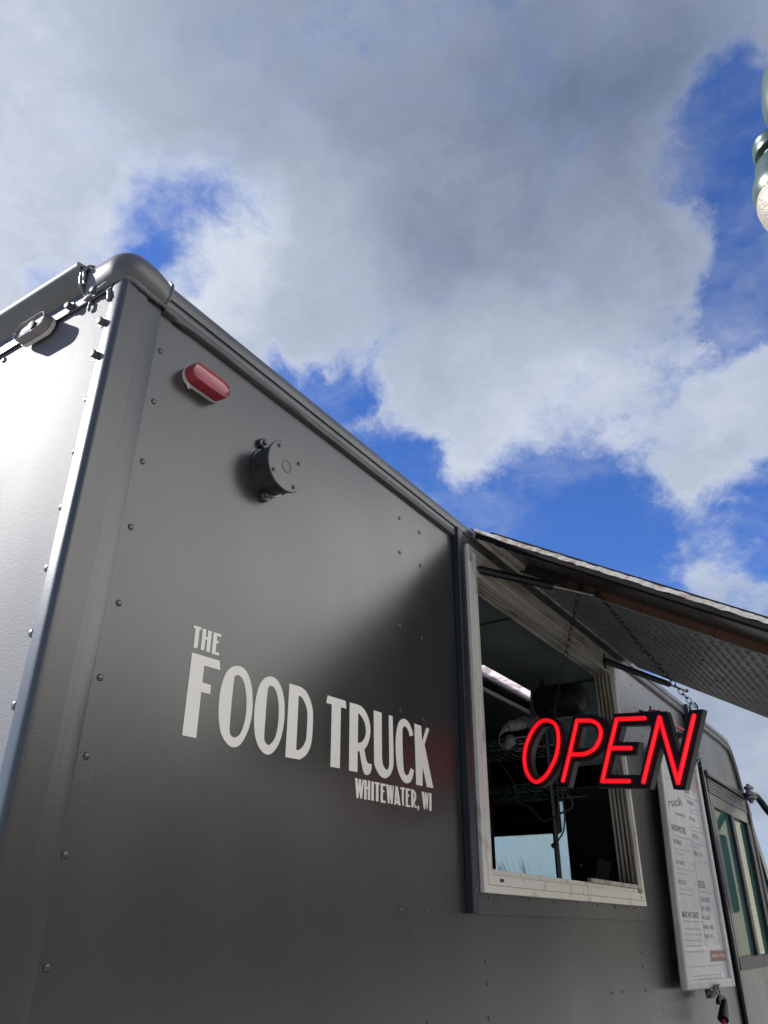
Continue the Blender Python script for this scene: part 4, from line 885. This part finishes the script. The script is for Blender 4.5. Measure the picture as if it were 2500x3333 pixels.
# chains
lk = MB(); lk.tube([(.0055*math.sin(t)*1.0, 0, .0105*math.cos(t)) for t in [2*math.pi*k/12 for k in range(12)]], .0010, 6, closed=True)
LINK = lk.mesh('link', M['chain'], 80)
def chain(a, b, label, sag=.01):
    e = empty('chain', a); tag(e, label, 'chain', 'chains holding the sign')
    L_ = (b-a).length; n = int(L_/.0165)
    for i in range(n):
        t = (i+.5)/n; p = a.lerp(b, t)+Vector((0, 0, -sag*math.sin(math.pi*t))); d = (b-a)/L_
        d = (d+Vector((0, 0, -sag*math.pi*math.cos(math.pi*t)/L_))).normalized()
        q = d.to_track_quat('Z', 'X').to_matrix() @ Matrix.Rotation(R(90*(i % 2)+random.uniform(-18, 18)), 3, 'Z')
        place('link', LINK, p, e, q.to_euler())
    mb = MB(); mb.tube(crv3([b+Vector((0, 0, .012)), b+SE1*.006, b+Vector((0, 0, -.016)), b-SE1*.012+Vector((0, 0, -.010)), b-SE1*.012+Vector((0, 0, .008))], 5), .0018, 6); mb.obj('hook', M['chain'], e)
    mb = MB(); mb.lathe([(.004, -.012), (.006, -.006), (.004, .0)], a, HN, 8); mb.obj('eye_screw', M['chain'], e)
ca = onX(1889, 1903, 2.05); cb_ = onX(1942, 1926, 2.055)
chain(ca, sgw(*sg(1796, 2314), -.010), 'left chain from hatch down to the letter O', .0)
chain(cb_, sgw(*sg(2256, 2300), -.010), 'right chain from hatch down to the letter N', .008)

# ------------------------------------------------------------------ menu board with its clips and bungee hook
mn = empty('menu_board', onY(2200, 2800, -.05)); tag(mn, 'tall white printed menu board in pale snap frame on truck side', 'menu board')
YB = -.050
def mpt(u, v, y=YB): return onY(u, v, y)
TL, TR, BR, BL = (mpt(2138, 2404), mpt(2267, 2490), mpt(2391, 3212), mpt(2236, 3226))
def bi(s, t, y): # s: 0..1 across, t: 0..1 down
    p = TL.lerp(TR, s).lerp(BL.lerp(BR, s), t); return Vector((p.x, y, p.z))
def quadprism(s0, t0, s1, t1, y0, y1): return MB().prism([bi(s0, t0, y0), bi(s1, t0, y0), bi(s1, t1, y0), bi(s0, t1, y0)], (0, y1-y0, 0))
quadprism(.02, .01, .98, .99, -.040, -.036).obj('backing_board', M['white'], mn)
fw = .062
for nm, q in (('left', (0, 0, fw, 1)), ('right', (1-fw, 0, 1, 1)), ('top', (fw+.001, 0, 1-fw-.001, .035)), ('bottom', (fw+.001, .965, 1-fw-.001, 1))):
    mb = quadprism(q[0], q[1], q[2], q[3], -.028, -.056); mb.obj('frame_rail', M['frame_pale'], mn, bevel=.007)
def poster_mat():
    m, nt, b = new_mat('laminated_poster'); N, L = nt.nodes, nt.links
    b.inputs['Base Color'].default_value = (.58, .57, .58, 1); b.inputs['Roughness'].default_value = .25; b.inputs['Coat Weight'].default_value = .4
    tc = N.new('ShaderNodeTexCoord'); mp = N.new('ShaderNodeMapping'); mp.inputs['Scale'].default_value = (9, 1, 1.6); L.new(tc.outputs['Object'], mp.inputs[0])
    n = N.new('ShaderNodeTexNoise'); n.inputs['Scale'].default_value = 1.5; n.inputs['Detail'].default_value = 3; L.new(mp.outputs[0], n.inputs['Vector'])
    bp = N.new('ShaderNodeBump'); bp.inputs['Distance'].default_value = .006; bp.inputs['Strength'].default_value = .5; L.new(n.outputs['Fac'], bp.inputs['Height']); L.new(bp.outputs[0], b.inputs['Normal']); return m
quadprism(fw-.01, .03, 1-fw+.01, .97, -.0405, -.0425).obj('poster', poster_mat(), mn)
# print on the poster: position (s, t), cap height and width as parts of the sheet
YP = -.0428
def ptext(body, s, t, h, w, mat, bold=.0, align='LEFT', tilt=0.0):
    mb = text_mb(body, lambda a, b: bi(s+a*w, t-b*h+tilt*a*w, YP), align, bold)
    return mb.obj('print', mat, mn)
def pbar(s0, t0, s1, t1, mat, y=YP): return quadprism(s0, t0, s1, t1, y, y-.0004).obj('print', mat, mn)
def st(u, v):
    p = mpt(u, v, -.0428); best = (0, 0, 9)
    s, t = .5, .5
    for _ in range(25):
        q = bi(s, t, 0); ex = p.x-q.x; ez = p.z-q.z
        dsx = (bi(s+.01, t, 0)-q)/.01; dtx = (bi(s, t+.01, 0)-q)/.01
        det = dsx.x*dtx.z-dtx.x*dsx.z; s += (ex*dtx.z-dtx.x*ez)/det; t += (dsx.x*ez-ex*dsx.z)/det
    return s, t
K2 = lambda x, y: (2130+x*.18083, 2400+y*.18083)       # detail view of the upper half of the board
K3 = lambda x, y: (2160+x*.24096, 2800+y*.24096)       # detail view of the lower half
def line_text(body, f, x0, y0, x1, y1, hpx, mat, bold=0.0):
    """baseline from (x0, y0) to (x1, y1) in a detail view, capitals hpx high"""
    s0, t0 = st(*f(x0, y0)); s1, t1 = st(*f(x1, y1)); s2, t2 = st(*f(x0, y0-hpx)); h = (t0-t2)/.7
    cu = bpy.data.curves.new('w', 'FONT'); cu.body = body; ob = bpy.data.objects.new('w', cu); me = ob.to_mesh(); wd = max(v.co.x for v in me.vertices) or 1
    ob.to_mesh_clear(); bpy.data.objects.remove(ob); bpy.data.curves.remove(cu)
    w = (s1-s0)/wd; ptext(body, s0, t0, h, w, mat, bold, tilt=(t1-t0)/(s1-s0))
I, IP = M['poster_ink'], M['poster_ink_pale']
line_text('SANDWICHES', K2, 300, 1660, 570, 1745, 110, I, .02)
def rule(f, x0, y0, x1, y1, mat, th=.0016):
    s0, t0 = st(*f(x0, y0)); s1, t1 = st(*f(x1, y1)); MB().prism([bi(s0, t0, YP), bi(s1, t1, YP), bi(s1, t1+th, YP), bi(s0, t0+th, YP)], (0, -.0004, 0)).obj('print', mat, mn)
rule(K2, 310, 1745, 675, 1845, I); rule(K2, 530, 1040, 810, 1165, I); rule(K3, 470, 412, 705, 458, I); rule(K3, 268, 820, 530, 832, I); rule(K3, 355, 1440, 845, 1405, IP, .003)
rule(K2, 680, 1850, 790, 2212, IP, .0008)
MB().prism([bi(*st(*K2(676, 1850)), YP), bi(*st(*K2(684, 1850)), YP), bi(*st(*K3(580, 1180)), YP), bi(*st(*K3(575, 1180)), YP)], (0, -.0004, 0)).obj('print', IP, mn)
line_text('COLD BURGER', K2, 330, 1885, 490, 1945, 75, I); line_text('HOT CHICKEN', K3, 165, 45, 285, 68, 55, I); line_text('MEXI DOG', K3, 195, 318, 312, 335, 60, I)
line_text('SIDES', K3, 470, 365, 562, 378, 90, I, .02); line_text('MEAT HOT SAUCE', K3, 258, 770, 482, 782, 80, I, .02)
line_text('CHEESE CURDS', K3, 502, 555, 628, 566, 55, I); line_text('MAC + CHEESE', K3, 515, 678, 630, 686, 55, I); line_text('MAC SALAD', K3, 530, 800, 628, 806, 55, I)
line_text('FRENCH FRIES', K3, 548, 930, 678, 934, 55, I); line_text('DIRTY TOTS', K3, 568, 1055, 668, 1057, 55, I)
line_text('WHITEWATER, WI', K2, 390, 1400, 570, 1455, 55, I); line_text('ruck', K2, 250, 1250, 510, 1225, 150, I, .01)
line_text('T', K2, 195, 900, 225, 905, 40, I); line_text('BASKETS', K2, 545, 1000, 640, 1030, 55, I); line_text('THE BIRDIE', K2, 590, 1190, 715, 1240, 70, I); line_text('THE CLASSIC', K2, 625, 1480, 745, 1535, 70, I)
line_text('SHORT STACK', K2, 685, 1800, 800, 1850, 75, I); line_text('DIRTY TOTS', K2, 725, 2120, 860, 2170, 75, I)
for (f, rows) in ((K2, [(350, 1985, 640, 2045), (355, 2060, 545, 2105), (625, 1275, 840, 1345), (640, 1340, 810, 1405), (645, 1590, 880, 1650), (660, 1660, 900, 1725), (705, 1905, 935, 1950), (720, 1965, 800, 1985), (190, 720, 260, 740)]),
                  (K3, [(185, 100, 405, 140), (185, 165, 325, 190), (220, 375, 420, 405), (220, 445, 385, 465), (290, 915, 520, 928), (300, 992, 515, 996), (300, 1072, 535, 1078), (318, 1150, 525, 1150), (320, 1230, 565, 1220), (400, 1560, 790, 1530), (470, 1595, 790, 1570), (430, 10, 640, 50)])):
    for (x0, y0, x1, y1) in rows:
        n_ = random.choice((4, 5, 6)); body = ' '.join(''.join(random.choice('nmeouarsit') for _ in range(random.randint(3, 7))) for _ in range(n_))
        s0, t0 = st(*f(x0, y0)); s1, t1 = st(*f(x1, y1)); nseg = 9; x = 0.0; mbx = MB()
        while x < .97:      # far, illegible small print: rows of word-sized strokes
            w = random.uniform(.04, .12); e = min(1, x+w)
            for (a0, a1) in ((x, e),):
                mbx.prism([bi(s0+(s1-s0)*a0, t0+(t1-t0)*a0, YP), bi(s0+(s1-s0)*a1, t0+(t1-t0)*a1, YP), bi(s0+(s1-s0)*a1, t0+(t1-t0)*a1+.0052, YP), bi(s0+(s1-s0)*a0, t0+(t1-t0)*a0+.0052, YP)], (0, -.0003, 0))
            x = e+.03
        mbx.obj('print', IP, mn)
for (x, y) in ((665, 1940),): line_text('9', K2, x-5, y+45, x+8, y+48, 60, I)
line_text('9', K3, 398, 90, 408, 92, 50, I); line_text('9', K3, 430, 350, 440, 352, 50, I)
# faded picture and the red box
el = [K2(700+62*math.cos(t)+t*0, 850+165*math.sin(t)) for t in [2*math.pi*k/24 for k in range(24)]]
el = [(u+(v-2553)*.15, v) for u, v in el]
MB().prism([bi(*st(u, v), YP) for u, v in el], (0, -.0004, 0)).obj('print', M['poster_pink'], mn)
MB().prism([bi(*st(*K3(x, y)), YP) for x, y in ((628, 1222), (855, 1218), (868, 1358), (640, 1368))], (0, -.0004, 0)).obj('print', M['poster_red'], mn)
MB().prism([bi(*st(*K3(x, y)), YP-.0005) for x, y in ((645, 1272), (850, 1265), (856, 1305), (650, 1312))], (0, -.0003, 0)).obj('print', M['poster_pink'], mn)
# clips
def clip(u, v, y, label, s=1.0, down=True):
    p = mpt(u, v, y); e = empty('binder_clip', p); tag(e, label, 'binder clip', 'clips on the menu board')
    w = .020*s*2; sg_ = -1 if down else 1
    mb = MB(); mb.prism([p+Vector((-w, -.010, 0)), p+Vector((w, -.010, 0)), p+Vector((w, .018, sg_*.045)), p+Vector((-w, .018, sg_*.045))], (0, .003, 0)); mb.prism([p+Vector((-w, .036, 0)), p+Vector((w, .036, 0)), p+Vector((w, .018, sg_*.046)), p+Vector((-w, .018, sg_*.046))], (0, .003, 0)); mb.obj('jaw', M['black'], e)
    return e
def wire_loop(p, q, w, e, name='wire_handle'):
    d = (q-p); sd = Vector((1, 0, 0)); MB().tube(crv3([p-sd*w, p-sd*w+d*.5, q-sd*w*.35, q, q+sd*w*.35, p+sd*w+d*.5, p+sd*w], 4), .0028, 6).obj(name, M['steel'], e)
# lower clip with its two wire handles
cl = clip(2328, 3204, -.062, 'black clip on the lower edge of the menu board')
wire_loop(mpt(2328, 3204, -.075), mpt(2345, 3250, -.075), .022, cl); wire_loop(mpt(2300, 3215, -.03), mpt(2304, 3248, -.03), .022, cl)
cu_ = clip(2264, 2492, -.062, 'clip on the upper right corner of the menu board', down=False)
wire_loop(mpt(2261, 2488, -.07), mpt(2277, 2460, -.06), .02, cu_)
# bungee: black plastic hook and red cord below, red cord end above
bg_ = empty('bungee_cord', mpt(2346, 3252, -.075)); tag(bg_, 'red bungee cord with black hook pulled below the menu board', 'bungee cord')
yh = -.075
MB().tube(crv3([mpt(*K3(745, 1945), yh), mpt(*K3(742, 1885), yh), mpt(*K3(770, 1850), yh), mpt(*K3(805, 1880), yh), mpt(*K3(818, 1970), yh), mpt(*K3(812, 2050), yh), mpt(*K3(805, 2150), yh)], 5), [.009]*14+[.011+.0006*i for i in range(17)], 10).obj('hook', M['black'], bg_, sharp=60)
MB().tube(crv3([mpt(*K3(805, 2145), yh), mpt(*K3(815, 2212), yh), mpt(2362, 3420, yh), mpt(2370, 3600, -.03)], 5), .008, 8).obj('cord', M['cord_red'], bg_)
b2 = empty('bungee_cord', (hk.x, -.045, hk.z)); tag(b2, 'red bungee cord stretched above the menu board behind the sign', 'bungee cord')
MB().tube([(h2.x, -.04, h2.z+.004), onY(2190, 2362, -.045), (hk.x, -.045, hk.z+.012)], .006, 8).obj('cord', M['cord_red'], b2)

# ------------------------------------------------------------------ street lamp at the right edge
LY = 5.5
lc = CAM + ray(2600, 700)*(LY/Vector((ray(2600, 700).x, ray(2600, 700).y)).length)
def lp(u, v):
    n = Vector((ray(2500, 600).x, ray(2500, 600).y, 0)).normalized(); return onP(u, v, lc, n)
px = (lp(2601, 600)-lp(2600, 600)).length      # metres per pixel of the photograph there
lamp = empty('street_lamp', (lc.x, lc.y-.6, 0)); tag(lamp, 'green street lamp with pebbled glass globe at the upper right edge', 'street lamp')
axc = 2607
def z_at(v): return lp(axc, v).z
gx = lp(axc, 700)
def lath(rows, name, mat, n=32): # rows: (pixel radius, pixel row)
    return MB().lathe([(r*px, z_at(v)-gx.z) for r, v in rows], gx, (0, 0, 1), n).obj(name, mat, lamp, sharp=50)
lath([(30, 778), (60, 758), (92, 723), (112, 678), (118, 643), (112, 613), (98, 588), (90, 578)], 'globe', M['globe'])
lath([(95, 588), (105, 586), (107, 563), (96, 558)], 'globe_ring', M['lamp_green'])
lath([(95, 606), (114, 616), (119, 600), (117, 578), (103, 548), (92, 528), (88, 503), (70, 488), (60, 478)], 'hood', M['lamp_green'])
lath([(58, 478), (58, 466), (76, 462), (80, 450), (74, 436), (78, 428), (66, 418), (55, 412)], 'collar', M['lamp_green'])
arm = [lp(axc, 416), lp(2595, 395), lp(2573, 350), lp(2563, 300), lp(2572, 235), lp(2620, 185), lp(2690, 190)]
arm2 = crv3(arm + [lp(2760, 215)+Vector((0, -.1, 0)), Vector((lp(2790, 300).x, lp(2790, 300).y, lp(2790, 300).z))], 5)
MB().tube(arm2, [86*px*(.60+.40*min(1, i/9)) for i in range(len(arm2))], 16).obj('arm', M['lamp_green'], lamp, sharp=60)
pe = arm2[-1]; MB().lathe([(.14, .0), (.14, .5), (.10, .6), (.08, 1.2), (.07, pe.z-.1), (.09, pe.z), (.05, pe.z+.12)], (pe.x, pe.y, 0), (0, 0, 1), 20).obj('post', M['lamp_green'], lamp, sharp=50)

# ------------------------------------------------------------------ the other side of the street (seen in the truck's gloss and windows)
def house(x0, x1, y, z1, mat, label, board=.24):
    h = empty('clapboard_house', ((x0+x1)/2, y, 0)); tag(h, label, 'house')
    MB().box((x0+.05, y-8, -.1), (x1-.05, y-.06, z1)).obj('wall', mat, h)
    me = None; n = int((z1-.3)/board)
    mb = MB(); mb.prism([(x0, 0, 0), (x0, .034, 0), (x0, .012, board*.98), (x0, 0, board*.98)], (x1-x0, 0, 0)); me = mb.mesh('plank', mat)
    for k in range(n): place('plank', me, (0, y-.06, .3+k*board), h)
    mb = MB(); mb.prism([(x0-.4, y+.4, z1), (x0-.4, y-4, z1+2.6), (x0-.4, y-8.4, z1)], (x1-x0+.8, 0, 0)); mb.obj('roof', M['roof_shingle'], h)
house(44.4, 64, -7.6, 9.6, M['cream_siding'], 'cream clapboard house across the street, sunlit')
def brick_building(x0, x1, y, z1, label):
    h = empty('brick_building', ((x0+x1)/2, y, 0)); tag(h, label, 'building')
    MB().box((x0, y-9, -.1), (x1, y, z1)).obj('wall', M['brick'], h)
    MB().box((x0-.15, y-.05, z1-.3), (x1+.15, y+.15, z1+.12)).obj('cornice', M['concrete'], h)
    x = x0+1.2
    while x < x1-1.5:
        w = MB().box((x, y-.1, 1.2), (x+1.1, y+.03, 2.9)).obj('window', M['black'], h); MB().box((x-.08, y+.005, 1.08), (x+1.18, y+.08, 1.19)).obj('sill', M['concrete'], h); x += 2.4
brick_building(-14, 28, -10.2, 4.9, 'low dark brick building across the street')
brick_building(29, 43.8, -8.4, 10.5, 'taller dark brick building beside the cream clapboard house')
